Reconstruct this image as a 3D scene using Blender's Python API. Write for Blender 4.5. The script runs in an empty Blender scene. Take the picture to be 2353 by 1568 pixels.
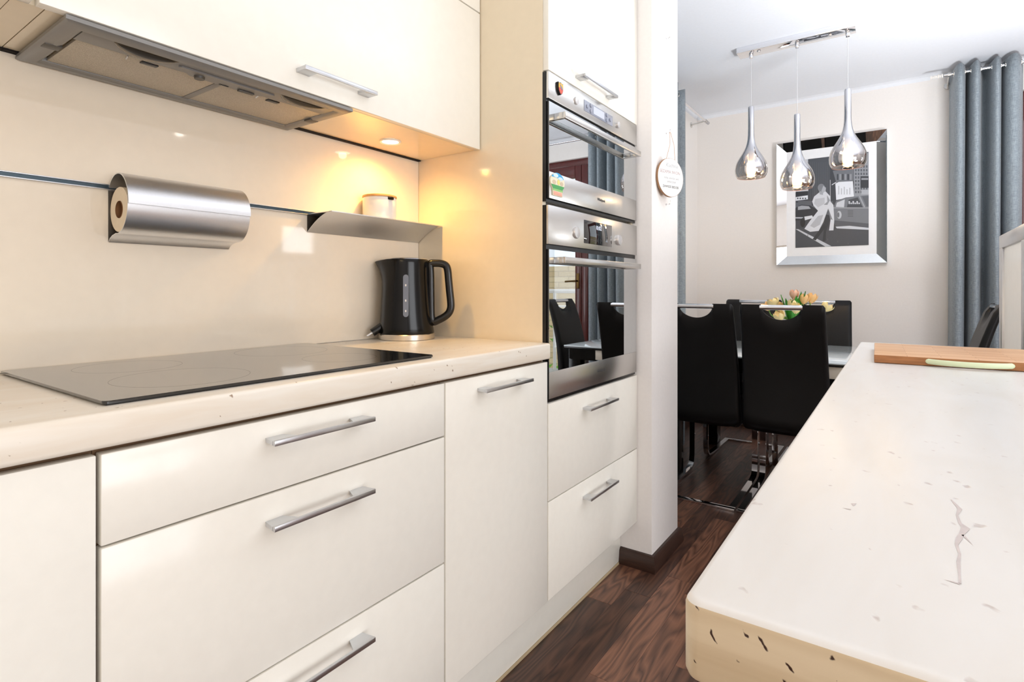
import bpy, bmesh, math, random
from mathutils import Vector, Matrix
random.seed(7)
S = bpy.context.scene
COL = S.collection
PI = math.pi
R = math.radians

# ---------------------------------------------------------------- camera
cam_d = bpy.data.cameras.new('camera')
cam = bpy.data.objects.new('camera', cam_d); COL.objects.link(cam)
cam.location = (0, 0, 1.045)
cam.rotation_euler = (R(90), 0, R(35))
cam_d.sensor_width = 36.0
cam_d.lens = 1264.0 * 36.0 / 2353.0
cam_d.shift_y = -(784.0 - 664.9) / 2353.0
cam_d.clip_start = 0.02
S.camera = cam

# ---------------------------------------------------------------- light
S.view_settings.view_transform = 'Standard'
S.view_settings.look = 'None'
S.view_settings.gamma = 1.0
S.view_settings.use_curve_mapping = False
S.view_settings.exposure = 0.21

world = bpy.data.worlds.new('sky'); S.world = world
world.use_nodes = True
bg = world.node_tree.nodes['Background']
bg.inputs[0].default_value = (0.86, 0.93, 1.0, 1)
bg.inputs[1].default_value = 1.3

def area(name, loc, rot, sx, sy, power, color=(1, 1, 1), shape='RECTANGLE'):
    d = bpy.data.lights.new(name, 'AREA'); d.shape = shape
    d.size = sx; d.size_y = sy; d.energy = power; d.color = color
    o = bpy.data.objects.new(name, d); COL.objects.link(o)
    o.location = loc; o.rotation_euler = rot
    return o
# added fills aimed at the ceiling to bounce light through the room
area('kitchen_bounce_fill', (1.25, 1.4, 1.15), (PI, 0, 0), 0.44, 0.44, 10, (0.97, 0.985, 1.0), 'DISK')
area('dining_bounce_fill', (0.72, 2.75, 1.12), (PI, 0, 0), 0.44, 0.44, 31, (0.95, 0.975, 1.0), 'DISK')
# added warm fill behind the camera for faces turned that way
area('warm_rear_fill', (0.5, -1.55, 1.9), (R(75), 0, 0), 1.2, 0.5, 6.5, (1.0, 0.75, 0.42))
# daylight at the windows, and an added fill in the right wall
area('living_room_fill', (3.09, 0.05, 0.9), (R(90), 0, R(90)), 2.0, 1.66, 56, (0.96, 0.97, 1.0))  # added fill from the right to brighten the cabinet fronts
area('daylight_corner_window', (3.20, 3.84, 1.24), (R(90), 0, R(90)), 0.44, 1.1, 9, (0.95, 0.98, 1.0))
area('daylight_side_window', (-1.40, 2.98, 1.45), (R(90), 0, R(-90)), 0.9, 1.2, 14, (0.95, 0.98, 1.0))

# ---------------------------------------------------------------- materials
def srgb(r, g, b):
    f = lambda c: (c / 255.0) / 12.92 if c <= 10.31 else (((c / 255.0) + 0.055) / 1.055) ** 2.4
    return (f(r), f(g), f(b), 1.0)

class NT:
    def __init__(s, name):
        s.m = bpy.data.materials.new(name); s.m.use_nodes = True
        s.t = s.m.node_tree; s.n = s.t.nodes; s.l = s.t.links
        s.b = s.n['Principled BSDF']; s.o = s.n['Material Output']
    def add(s, typ, **kw):
        x = s.n.new(typ)
        for k, v in kw.items():
            if hasattr(x, k): setattr(x, k, v)
            else: x.inputs[k].default_value = v
        return x
    def link(s, a, b): s.l.new(a, b)
    def ramp(s, fac, stops):
        r = s.n.new('ShaderNodeValToRGB')
        e = r.color_ramp.elements
        while len(e) < len(stops): e.new(0.5)
        for k, (p, c) in enumerate(stops): e[k].position = p; e[k].color = c
        s.link(fac, r.inputs[0]); return r
    def coords(s, scale=(1, 1, 1), kind='Object'):
        tc = s.n.new('ShaderNodeTexCoord'); mp = s.n.new('ShaderNodeMapping')
        mp.inputs['Scale'].default_value = scale
        s.link(tc.outputs[kind], mp.inputs[0]); return mp.outputs[0]
    def bump(s, h, strength=0.1, dist=0.002):
        b = s.n.new('ShaderNodeBump'); b.inputs['Strength'].default_value = strength
        b.inputs['Distance'].default_value = dist
        s.link(h, b.inputs['Height']); s.link(b.outputs[0], s.b.inputs['Normal'])

def pbr(name, col, rough=0.5, metal=0.0, coat=0.0, spec=0.5, noise=0.0, nscale=40, bump=0.0, sheen=0.0, nstretch=(1, 1, 1)):
    t = NT(name); b = t.b
    b.inputs['Base Color'].default_value = col
    b.inputs['Roughness'].default_value = rough
    b.inputs['Metallic'].default_value = metal
    b.inputs['Coat Weight'].default_value = coat
    b.inputs['Specular IOR Level'].default_value = spec
    if sheen: b.inputs['Sheen Weight'].default_value = sheen
    n = t.add('ShaderNodeTexNoise'); n.inputs['Scale'].default_value = nscale; n.inputs['Detail'].default_value = 4
    t.link(t.coords(nstretch), n.inputs['Vector'])
    k = max(noise, 0.012)
    dk = tuple(c * (1 - k) for c in col[:3]) + (1,); lt = tuple(min(1, c * (1 + k)) for c in col[:3]) + (1,)
    r = t.ramp(n.outputs[0], [(0.3, dk), (0.7, lt)])
    t.link(r.outputs[0], b.inputs['Base Color'])
    if bump: t.bump(n.outputs[0], bump)
    return t.m

def emit(name, col, strength):
    t = NT(name); t.b.inputs['Base Color'].default_value = col
    t.b.inputs['Emission Color'].default_value = col
    t.b.inputs['Emission Strength'].default_value = strength
    return t.m

def glass(name, tint=(1, 1, 1, 1), refl=0.08, rough=0.0):
    t = NT(name)
    tr = t.add('ShaderNodeBsdfTransparent'); tr.inputs[0].default_value = tint
    gl = t.add('ShaderNodeBsdfGlossy'); gl.inputs['Roughness'].default_value = rough
    fr = t.add('ShaderNodeFresnel'); fr.inputs['IOR'].default_value = 1.45
    mx = t.add('ShaderNodeMixShader')
    t.link(fr.outputs[0], mx.inputs[0]); t.link(tr.outputs[0], mx.inputs[1]); t.link(gl.outputs[0], mx.inputs[2])
    t.link(mx.outputs[0], t.o.inputs[0])
    return t.m

def brushed(name, col, rough=0.28, axis=(1, 1, 1), strength=0.05, metal=1.0):
    t = NT(name); b = t.b
    b.inputs['Base Color'].default_value = col; b.inputs['Metallic'].default_value = metal
    n = t.add('ShaderNodeTexNoise'); n.inputs['Scale'].default_value = 1.0; n.inputs['Detail'].default_value = 3
    t.link(t.coords(axis), n.inputs['Vector'])
    r = t.ramp(n.outputs[0], [(0.3, (rough * 0.8,) * 3 + (1,)), (0.7, (rough * 1.25,) * 3 + (1,))])
    t.link(r.outputs[0], b.inputs['Roughness'])
    return t.m

M = {}
M['wall'] = pbr('cream_wall_paint', srgb(245, 241, 237), 0.85, noise=0.01, nscale=90, bump=0.03)
M['ceiling'] = pbr('white_ceiling_paint', srgb(241, 245, 252), 0.8, noise=0.01, nscale=60)
M['front'] = pbr('gloss_cream_lacquer', srgb(248, 244, 233), 0.17, coat=0.0, spec=0.34, noise=0.004)
M['carcass'] = pbr('cream_laminate', srgb(238, 228, 212), 0.35, noise=0.006)
M['side'] = pbr('gloss_cream_panel', srgb(240, 225, 198), 0.12, coat=0.2, noise=0.004)
M['splash'] = pbr('gloss_cream_glass', srgb(238, 225, 205), 0.05, coat=0.2, noise=0.003)
M['gap'] = pbr('dark_gap', srgb(30, 22, 18), 0.95)
M['gap_shade'] = pbr('brown_gap_shade', srgb(112, 84, 58), 0.8)  # carcass darkened to brown so the gaps between fronts read as shade
M['steel'] = pbr('stainless_steel', (0.70, 0.69, 0.67, 1), 0.26, 1.0, noise=0.01, nscale=200)
M['alu'] = pbr('satin_aluminium_sheet', (0.80, 0.81, 0.83, 1), 0.36, 1.0, noise=0.015, nscale=300)
M['alu_h'] = pbr('satin_aluminium', (0.62, 0.63, 0.65, 1), 0.3, 1.0, noise=0.02)
M['hood'] = pbr('silver_grey_paint', srgb(142, 140, 137), 0.42, 0.35, noise=0.015)
M['chrome'] = pbr('polished_chrome', (0.86, 0.86, 0.88, 1), 0.04, 1.0)
M['mirror'] = pbr('mirror_glass', (0.9, 0.92, 0.92, 1), 0.01, 1.0)
M['black'] = pbr('black_plastic', srgb(16, 16, 17), 0.25)
M['black_gloss'] = pbr('black_gloss_plastic', srgb(6, 6, 6), 0.2, spec=0.25, coat=0.08)
M['door_mirror'] = pbr('mirrored_oven_glass', (0.60, 0.62, 0.63, 1), 0.012, 1.0, noise=0.002)
M['black_glass'] = pbr('black_glass', srgb(10, 10, 11), 0.02, coat=0.6, spec=0.7)
M['white'] = pbr('white_ceramic', srgb(240, 236, 230), 0.3)
M['button'] = pbr('pale_button', srgb(222, 219, 217), 0.25, 0.6)
M['leather'] = pbr('black_leatherette', srgb(11, 11, 13), 0.42, spec=0.3, noise=0.08, nscale=300, bump=0.12)
M['bamboo_lid'] = pbr('bamboo', srgb(200, 150, 95), 0.5, noise=0.12, nscale=12, nstretch=(1, 8, 1))
M['paper'] = pbr('tissue_paper', srgb(240, 225, 200), 0.95, noise=0.02, nscale=150, bump=0.1)
M['card'] = pbr('cardboard', srgb(130, 90, 55), 0.9, noise=0.05)
M['mahogany'] = pbr('mahogany_wood', srgb(88, 30, 26), 0.28, coat=0.3, noise=0.25, nscale=8, nstretch=(20, 20, 1.2))
M['baseboard'] = pbr('dark_wenge_foil', srgb(58, 38, 30), 0.3, noise=0.25, nscale=6, nstretch=(3, 3, 30))
M['glass_white'] = pbr('white_glass', srgb(226, 236, 242), 0.05, coat=0.5)
M['glass'] = glass('window_glass')
M['leaf'] = pbr('tulip_leaf', srgb(60, 150, 45), 0.45, noise=0.2, nscale=30)
M['petal'] = pbr('peach_petal', srgb(255, 205, 138), 0.55, noise=0.06, nscale=30)
M['petal_y'] = pbr('cream_petal', srgb(255, 232, 170), 0.55, noise=0.06, nscale=30)
M['petal_p'] = pbr('pink_petal', srgb(250, 200, 170), 0.55, noise=0.06, nscale=30)
M['stem'] = pbr('tulip_stem', srgb(110, 160, 70), 0.5)
M['mint'] = pbr('pale_green_silicone', srgb(226, 238, 200), 0.4)
M['bulb'] = emit('warm_bulb', (1.0, 0.66, 0.28, 1), 14.0)
M['spot'] = emit('warm_spot_lens', (1.0, 0.86, 0.62, 1), 5.0)
M['led'] = emit('display_digits', (0.62, 0.66, 0.76, 1), 0.7)
M['down'] = emit('downlight_lens', (1.0, 0.94, 0.85, 1), 40.0)
M['ink'] = pbr('dark_ink', srgb(70, 70, 72), 0.6)
M['ink_l'] = pbr('grey_ink', srgb(190, 190, 192), 0.7)
M['ink_r'] = pbr('mauve_ink', srgb(190, 165, 165), 0.7)
M['sign'] = pbr('white_painted_wood', srgb(242, 240, 236), 0.6)
M['wood_edge'] = pbr('plywood_edge', srgb(165, 125, 90), 0.7, noise=0.1)
M['string'] = pbr('jute_string', srgb(195, 160, 135), 0.9)
M['brick'] = None
M['lcd'] = pbr('lcd_panel', srgb(150, 155, 170), 0.2)
M['lcd_l'] = pbr('lcd_window', srgb(205, 210, 222), 0.15)
M['clear'] = pbr('smoky_gauge', srgb(120, 126, 138), 0.15, coat=0.4)
M['vein'] = pbr('mauve_vein', srgb(214, 203, 200), 0.4, noise=0.08, nscale=120)

def travertine(name, base, dark, pit, share, size, streak, soft=0.06):
    """layered stone with sparse short pits: share = fraction of cells with a pit, size = pits per metre"""
    t = NT(name); b = t.b
    co = t.coords((1, 1, 1))
    mp = t.add('ShaderNodeMapping'); mp.inputs['Scale'].default_value = streak
    t.link(co, mp.inputs[0])
    n1 = t.add('ShaderNodeTexNoise'); n1.inputs['Scale'].default_value = 7; n1.inputs['Detail'].default_value = 6
    n1.inputs['Distortion'].default_value = 0.6
    t.link(mp.outputs[0], n1.inputs['Vector'])
    r1 = t.ramp(n1.outputs[0], [(0.3, dark), (0.62, base)])
    wn = t.add('ShaderNodeTexNoise'); wn.inputs['Scale'].default_value = size * 1.1; wn.inputs['Detail'].default_value = 2
    t.link(co, wn.inputs['Vector'])
    off = t.add('ShaderNodeVectorMath', operation='SCALE'); off.inputs['Scale'].default_value = 1.1 / size
    t.link(wn.outputs['Color'], off.inputs[0])
    ad = t.add('ShaderNodeVectorMath', operation='ADD'); t.link(co, ad.inputs[0]); t.link(off.outputs[0], ad.inputs[1])
    mp2 = t.add('ShaderNodeMapping'); mp2.vector_type = 'TEXTURE'; mp2.inputs['Scale'].default_value = (0.62, 1.0, 1.75); mp2.inputs['Rotation'].default_value = (0.0, -0.55, 0.5)
    t.link(ad.outputs[0], mp2.inputs[0])
    v = t.add('ShaderNodeTexVoronoi'); v.inputs['Scale'].default_value = size; v.inputs['Randomness'].default_value = 1.0
    t.link(mp2.outputs[0], v.inputs['Vector'])
    sx = t.add('ShaderNodeSeparateXYZ'); t.link(v.outputs['Color'], sx.inputs[0])
    # radius depends on the cell: most cells have none
    ra = t.ramp(sx.outputs[0], [(1 - share, (0, 0, 0, 1)), (1.0, (0.34, 0.34, 0.34, 1))])
    df = t.add('ShaderNodeMath', operation='SUBTRACT'); t.link(ra.outputs[0], df.inputs[0]); t.link(v.outputs['Distance'], df.inputs[1])
    r2 = t.ramp(df.outputs[0], [(0.0, (0, 0, 0, 1)), (soft, (1, 1, 1, 1))])
    mx = t.add('ShaderNodeMixRGB'); t.link(r2.outputs[0], mx.inputs[0]); t.link(r1.outputs[0], mx.inputs[1])
    mx.inputs[2].default_value = pit
    t.link(mx.outputs[0], b.inputs['Base Color'])
    b.inputs['Roughness'].default_value = 0.32
    inv = t.add('ShaderNodeMath', operation='SUBTRACT'); inv.inputs[0].default_value = 1.0
    t.link(r2.outputs[0], inv.inputs[1]); t.bump(inv.outputs[0], 0.35, 0.001)
    return t.m
M['stone'] = travertine('travertine_top', srgb(241, 240, 238), srgb(236, 233, 228), srgb(212, 203, 199), 0.22, 85, (3, 0.7, 3), 0.2)
M['stone_edge'] = travertine('travertine_edge', srgb(226, 208, 178), srgb(206, 184, 150), srgb(62, 38, 28), 0.8, 140, (1.2, 1.2, 7))
M['stone_k'] = travertine('travertine_worktop', srgb(240, 233, 220), srgb(233, 221, 203), srgb(160, 135, 112), 0.12, 120, (3, 0.7, 6), 0.12)

def plank_mat(name='wenge_plank', rough=0.36):
    t = NT(name); b = t.b
    oi = t.add('ShaderNodeObjectInfo')
    tc = t.add('ShaderNodeTexCoord')
    sc = t.add('ShaderNodeVectorMath', operation='SCALE'); sc.inputs['Scale'].default_value = 37.0
    cb = t.add('ShaderNodeCombineXYZ')
    t.link(oi.outputs['Random'], cb.inputs[0]); t.link(oi.outputs['Random'], cb.inputs[1])
    t.link(cb.outputs[0], sc.inputs[0])
    ad = t.add('ShaderNodeVectorMath', operation='ADD')
    t.link(tc.outputs['Object'], ad.inputs[0]); t.link(sc.outputs[0], ad.inputs[1])
    mp = t.add('ShaderNodeMapping'); mp.inputs['Scale'].default_value = (7.0, 0.9, 7.0)
    t.link(ad.outputs[0], mp.inputs[0])
    n0 = t.add('ShaderNodeTexNoise'); n0.inputs['Scale'].default_value = 1.6; n0.inputs['Detail'].default_value = 2
    t.link(mp.outputs[0], n0.inputs['Vector'])
    mu = t.add('ShaderNodeMath', operation='MULTIPLY'); mu.inputs[1].default_value = 26.0
    t.link(n0.outputs[0], mu.inputs[0])
    fr = t.add('ShaderNodeMath', operation='PINGPONG'); fr.inputs[1].default_value = 1.0
    t.link(mu.outputs[0], fr.inputs[0])
    mp2 = t.add('ShaderNodeMapping'); mp2.inputs['Scale'].default_value = (160, 5, 160)
    t.link(ad.outputs[0], mp2.inputs[0])
    n1 = t.add('ShaderNodeTexNoise'); n1.inputs['Scale'].default_value = 1.0; n1.inputs['Detail'].default_value = 4
    t.link(mp2.outputs[0], n1.inputs['Vector'])
    mixf = t.add('ShaderNodeMath', operation='MULTIPLY_ADD'); mixf.inputs[1].default_value = 0.45
    t.link(fr.outputs[0], mixf.inputs[0])
    h = t.add('ShaderNodeMath', operation='MULTIPLY'); h.inputs[1].default_value = 0.6
    t.link(n1.outputs[0], h.inputs[0]); t.link(h.outputs[0], mixf.inputs[2])
    r1 = t.ramp(mixf.outputs[0], [(0.2, srgb(42, 28, 24)), (0.8, srgb(88, 59, 46))])
    r2 = t.ramp(mixf.outputs[0], [(0.2, srgb(78, 50, 39)), (0.8, srgb(150, 104, 80))])
    sp_ = t.add('ShaderNodeSeparateColor'); t.link(oi.outputs['Color'], sp_.inputs[0]); rr = t.ramp(sp_.outputs[0], [(0.0, (0, 0, 0, 1)), (1.0, (1, 1, 1, 1))])
    mx = t.add('ShaderNodeMixRGB'); t.link(rr.outputs[0], mx.inputs[0])
    t.link(r1.outputs[0], mx.inputs[1]); t.link(r2.outputs[0], mx.inputs[2])
    t.link(mx.outputs[0], b.inputs['Base Color'])
    b.inputs['Roughness'].default_value = rough
    t.bump(mixf.outputs[0], 0.12, 0.0008)
    return t.m
M['plank'] = plank_mat(); M['plank_matt'] = plank_mat('matt_wenge_plank', 0.85)

def board_mat():
    t = NT('bamboo_board'); b = t.b
    mp = t.coords((1, 1, 1))
    br = t.add('ShaderNodeTexBrick')
    br.inputs['Scale'].default_value = 1.0; br.inputs['Brick Width'].default_value = 0.11; br.inputs['Row Height'].default_value = 0.02
    br.inputs['Mortar Size'].default_value = 0.0004; br.inputs['Color1'].default_value = srgb(222, 176, 132)
    br.inputs['Color2'].default_value = srgb(206, 154, 108); br.inputs['Mortar'].default_value = srgb(170, 120, 80)
    t.link(mp, br.inputs['Vector'])
    n = t.add('ShaderNodeTexNoise'); n.inputs['Scale'].default_value = 1; n.inputs['Detail'].default_value = 4
    t.link(t.coords((12, 160, 160)), n.inputs['Vector'])
    mx = t.add('ShaderNodeMixRGB', blend_type='OVERLAY'); mx.inputs[0].default_value = 0.25
    t.link(br.outputs[0], mx.inputs[1]); t.link(n.outputs[0], mx.inputs[2])
    t.link(mx.outputs[0], b.inputs['Base Color']); b.inputs['Roughness'].default_value = 0.45
    return t.m
M['board'] = board_mat()
M['board_edge'] = pbr('bamboo_board_edge', srgb(172, 116, 72), 0.5, noise=0.22, nscale=9, nstretch=(2.5, 10, 30))

def linen(name, c1, c2):
    t = NT(name); b = t.b
    n = t.add('ShaderNodeTexNoise'); n.inputs['Scale'].default_value = 1; n.inputs['Detail'].default_value = 4
    t.link(t.coords((60, 60, 420)), n.inputs['Vector'])
    n2 = t.add('ShaderNodeTexNoise'); n2.inputs['Scale'].default_value = 1; n2.inputs['Detail'].default_value = 3
    t.link(t.coords((500, 500, 30)), n2.inputs['Vector'])
    a = t.add('ShaderNodeMath', operation='ADD'); t.link(n.outputs[0], a.inputs[0]); t.link(n2.outputs[0], a.inputs[1])
    h = t.add('ShaderNodeMath', operation='MULTIPLY'); h.inputs[1].default_value = 0.5; t.link(a.outputs[0], h.inputs[0])
    r = t.ramp(h.outputs[0], [(0.35, c1), (0.65, c2)])
    t.link(r.outputs[0], b.inputs['Base Color']); b.inputs['Roughness'].default_value = 0.7
    b.inputs['Sheen Weight'].default_value = 0.2
    t.bump(h.outputs[0], 0.15, 0.001)
    return t.m
M['curtain'] = linen('slate_linen', srgb(112, 123, 131), srgb(162, 173, 181))

def mesh_filter():
    t = NT('grease_mesh'); b = t.b
    v = t.add('ShaderNodeTexVoronoi'); v.inputs['Scale'].default_value = 700
    t.link(t.coords(), v.inputs['Vector'])
    r = t.ramp(v.outputs[0], [(0.2, srgb(168, 158, 142)), (0.6, srgb(200, 191, 176))])
    t.link(r.outputs[0], b.inputs['Base Color']); b.inputs['Roughness'].default_value = 0.5
    b.inputs['Metallic'].default_value = 0.4
    t.bump(v.outputs[0], 0.15, 0.0006)
    return t.m
M['filter'] = mesh_filter()

def brick_mat():
    t = NT('beige_brick'); b = t.b
    mp = t.add('ShaderNodeMapping'); mp.inputs['Rotation'].default_value = (R(90), 0, 0)
    tc = t.add('ShaderNodeTexCoord'); t.link(tc.outputs['Object'], mp.inputs[0])
    br = t.add('ShaderNodeTexBrick'); br.inputs['Scale'].default_value = 1
    br.inputs['Brick Width'].default_value = 0.5; br.inputs['Row Height'].default_value = 0.12; br.inputs['Mortar Size'].default_value = 0.008
    br.inputs['Color1'].default_value = srgb(205, 182, 140); br.inputs['Color2'].default_value = srgb(190, 165, 122)
    br.inputs['Mortar'].default_value = srgb(165, 145, 110)
    t.link(mp.outputs[0], br.inputs['Vector']); t.link(br.outputs[0], b.inputs['Base Color'])
    b.inputs['Roughness'].default_value = 0.9
    return t.m
M['brick'] = brick_mat()

def shade_mat():
    t = NT('smoked_chrome_glass')
    ch = t.b; ch.inputs['Base Color'].default_value = (0.66, 0.66, 0.69, 1)
    ch.inputs['Metallic'].default_value = 1.0; ch.inputs['Roughness'].default_value = 0.05
    tr = t.add('ShaderNodeBsdfTransparent'); tr.inputs[0].default_value = (0.95, 0.85, 0.72, 1)
    tc = t.add('ShaderNodeTexCoord'); sp = t.add('ShaderNodeSeparateXYZ')
    t.link(tc.outputs['Object'], sp.inputs[0])
    r = t.ramp(sp.outputs[2], [(0.07, (0.27, 0.27, 0.27, 1)), (0.16, (0, 0, 0, 1))])
    mx = t.add('ShaderNodeMixShader')
    t.link(r.outputs[0], mx.inputs[0]); t.link(ch.outputs[0], mx.inputs[1]); t.link(tr.outputs[0], mx.inputs[2])
    t.link(mx.outputs[0], t.o.inputs[0])
    return t.m
M['shade'] = shade_mat()

# ---------------------------------------------------------------- mesh builders
def bm_new(): return bmesh.new()

def box(bm, x0, x1, y0, y1, z0, z1, bev=0.0, seg=2, mat=0):
    t = bmesh.new()
    bmesh.ops.create_cube(t, size=1.0)
    for v in t.verts:
        v.co = Vector(((x0 + x1) / 2 + v.co.x * (x1 - x0), (y0 + y1) / 2 + v.co.y * (y1 - y0), (z0 + z1) / 2 + v.co.z * (z1 - z0)))
    if bev > 0:
        bev = min(bev, abs(x1 - x0) * .49, abs(y1 - y0) * .49, abs(z1 - z0) * .49)
        bmesh.ops.bevel(t, geom=list(t.edges), offset=bev, segments=seg, affect='EDGES', profile=0.5)
    for f in t.faces: f.material_index = mat
    join(bm, t); return bm

def join(bm, t, mtx=None):
    vm = {}
    for v in t.verts: vm[v] = bm.verts.new(mtx @ v.co if mtx else v.co)
    for f in t.faces:
        try:
            g = bm.faces.new([vm[v] for v in f.verts]); g.material_index = f.material_index
        except ValueError: pass
    t.free()

def ring_loft(bm, rings, close_u=True, cap0=True, cap1=True, mat=0):
    vs = [[bm.verts.new(p) for p in r] for r in rings]
    n = len(vs[0])
    for a, b in zip(vs, vs[1:]):
        for i in range(n if close_u else n - 1):
            j = (i + 1) % n
            f = bm.faces.new((a[i], a[j], b[j], b[i])); f.material_index = mat
    if cap0: bm.faces.new(list(reversed(vs[0]))).material_index = mat
    if cap1: bm.faces.new(vs[-1]).material_index = mat
    return vs

def lathe(bm, prof, c=(0, 0, 0), n=32, axis='Z', cap0=True, cap1=True, mat=0):
    rings = []
    for r, h in prof:
        r = max(r, 1e-5); ring = []
        for i in range(n):
            a = 2 * PI * i / n
            p = (r * math.cos(a), r * math.sin(a), h)
            if axis == 'X': p = (h, r * math.cos(a), r * math.sin(a))
            elif axis == 'Y': p = (r * math.sin(a), h, r * math.cos(a))
            ring.append(Vector(p) + Vector(c))
        rings.append(ring)
    ring_loft(bm, rings, True, cap0, cap1, mat); return bm

def tube(bm, pts, r, n=10, closed=False, ry=None, up=Vector((0, 0, 1)), square=False, mat=0):
    pts = [Vector(p) for p in pts]; rings = []; N = len(pts)
    ry = ry or r
    for i, p in enumerate(pts):
        if closed: d = pts[(i + 1) % N] - pts[i - 1]
        else: d = pts[min(i + 1, N - 1)] - pts[max(i - 1, 0)]
        d.normalize(); u = up
        if abs(d.dot(u)) > 0.97: u = Vector((0, 1, 0)) if abs(d.y) < .9 else Vector((1, 0, 0))
        a = d.cross(u).normalized(); b = a.cross(d).normalized()
        if square: ring = [p + a * (r * sx) + b * (ry * sy) for sx, sy in ((1, 1), (-1, 1), (-1, -1), (1, -1))]
        else: ring = [p + a * (r * math.cos(2 * PI * k / n)) + b * (ry * math.sin(2 * PI * k / n)) for k in range(n)]
        rings.append(ring)
    if closed: rings.append(rings[0]); ring_loft(bm, rings, True, False, False, mat); bmesh.ops.remove_doubles(bm, verts=bm.verts, dist=1e-6)
    else: ring_loft(bm, rings, True, True, True, mat)
    return bm

def prism(bm, poly, axis, a0, a1, mat=0):
    """poly: list of 2D; axis X: (y,z), Y: (x,z), Z: (x,y)"""
    def P(p, h):
        if axis == 'X': return (h, p[0], p[1])
        if axis == 'Y': return (p[0], h, p[1])
        return (p[0], p[1], h)
    A = [bm.verts.new(P(p, a0)) for p in poly]; B = [bm.verts.new(P(p, a1)) for p in poly]
    n = len(poly)
    for i in range(n):
        j = (i + 1) % n; bm.faces.new((A[i], A[j], B[j], B[i])).material_index = mat
    bm.faces.new(list(reversed(A))).material_index = mat; bm.faces.new(B).material_index = mat
    return bm

def sheet(bm, poly, axis, a0, a1, th):
    """thin sheet following an open 2D polyline, extruded along axis"""
    n = len(poly); off = []
    for i in range(n):
        p = Vector(poly[i]); a = Vector(poly[max(i - 1, 0)]); b = Vector(poly[min(i + 1, n - 1)])
        d = (b - a).normalized(); off.append(p + Vector((-d.y, d.x)) * th)
    full = [Vector(p) for p in poly] + list(reversed(off))
    def P(p, h): return (p.x, h, p.y) if axis == 'Y' else ((h, p.x, p.y) if axis == 'X' else (p.x, p.y, h))
    A = [bm.verts.new(P(p, a0)) for p in full]; B = [bm.verts.new(P(p, a1)) for p in full]
    m = len(full)
    for i in range(m):
        j = (i + 1) % m; bm.faces.new((A[i], A[j], B[j], B[i]))
    for i in range(n - 1):
        k = m - 1 - i
        bm.faces.new((A[i + 1], A[i], A[k], A[k - 1])); bm.faces.new((B[i], B[i + 1], B[k - 1], B[k]))
    return bm

ORG = {}
def origin(p):
    v = Vector((0, 0, 0))
    while p is not None: v += ORG.get(p.name, Vector((0, 0, 0))); p = p.parent
    return v

def obj(name, bm, mats, parent=None, sharp=35, label=None, kind=None, pivot=None):
    bmesh.ops.recalc_face_normals(bm, faces=bm.faces)
    me = bpy.data.meshes.new(name); 
    base = origin(parent); pv = Vector(pivot) if pivot is not None else None
    loc = Vector((0, 0, 0))
    if parent is None:
        if pv is None:
            xs = [v.co for v in bm.verts]
            lo = Vector((min(p.x for p in xs), min(p.y for p in xs), min(p.z for p in xs)))
            hi = Vector((max(p.x for p in xs), max(p.y for p in xs), max(p.z for p in xs)))
            pv = Vector(((lo.x + hi.x) / 2, (lo.y + hi.y) / 2, lo.z))
        loc = pv
    elif pv is not None: loc = pv - base
    bmesh.ops.translate(bm, verts=bm.verts, vec=-(base + loc))
    bm.to_mesh(me); bm.free()
    me.shade_smooth(); me.set_sharp_from_angle(angle=R(sharp))
    for m in (mats if isinstance(mats, (list, tuple)) else [mats]): me.materials.append(M[m] if isinstance(m, str) else m)
    o = bpy.data.objects.new(name, me); COL.objects.link(o)
    o.location = loc
    if parent is not None: o.parent = parent
    ORG[o.name] = loc.copy()
    if label: o['label'] = label
    if kind: o['kind'] = kind
    return o

def thing(name, label, cat, loc=(0, 0, 0), group=None):
    o = bpy.data.objects.new(name, None); COL.objects.link(o)
    o.empty_display_size = 0.05
    o.location = loc; ORG[o.name] = Vector(loc)
    o['label'] = label; o['category'] = cat
    if group: o['group'] = group
    return o
def tag(o, label, cat, group=None):
    o['label'] = label; o['category'] = cat
    if group: o['group'] = group
    return o
def struct(name, bm, m, parent=None, sharp=35):
    o = obj(name, bm, m, parent, sharp)
    if parent is None: o['kind'] = 'structure'
    return o
def B(*a, **k): return box(bm_new(), *a, **k)

def copy_tree(o, parent=None):
    c = o.copy(); COL.objects.link(c)
    if parent is not None: c.parent = parent
    for ch in list(o.children): copy_tree(ch, c)
    return c

def text(name, s, size, mat, parent, loc, rot, ext=0.0002, align='CENTER', shear=0.0):
    cu = bpy.data.curves.new(name, 'FONT'); cu.body = s; cu.size = size; cu.extrude = ext
    cu.align_x = align; cu.align_y = 'CENTER'; cu.shear = shear; cu.resolution_u = 3
    cu.materials.append(M[mat])
    o = bpy.data.objects.new(name, cu); COL.objects.link(o)
    me = bpy.data.meshes.new_from_object(o); bpy.data.objects.remove(o)
    o = bpy.data.objects.new(name, me); COL.objects.link(o)
    o.parent = parent; o.location = Vector(loc) - origin(parent); o.rotation_euler = rot
    return o
FACE_X = (R(90), 0, R(90))     # lettering read from +X

# ================================================================ THE SETTING
XW, XR, YB, YF, ZC = -1.31, 3.1, 4.45, -1.7, 2.421
fl = struct('floor', B(XW - .2, XR + .2, YF - .2, YB + .2, -0.06, -0.004), 'gap')
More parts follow.
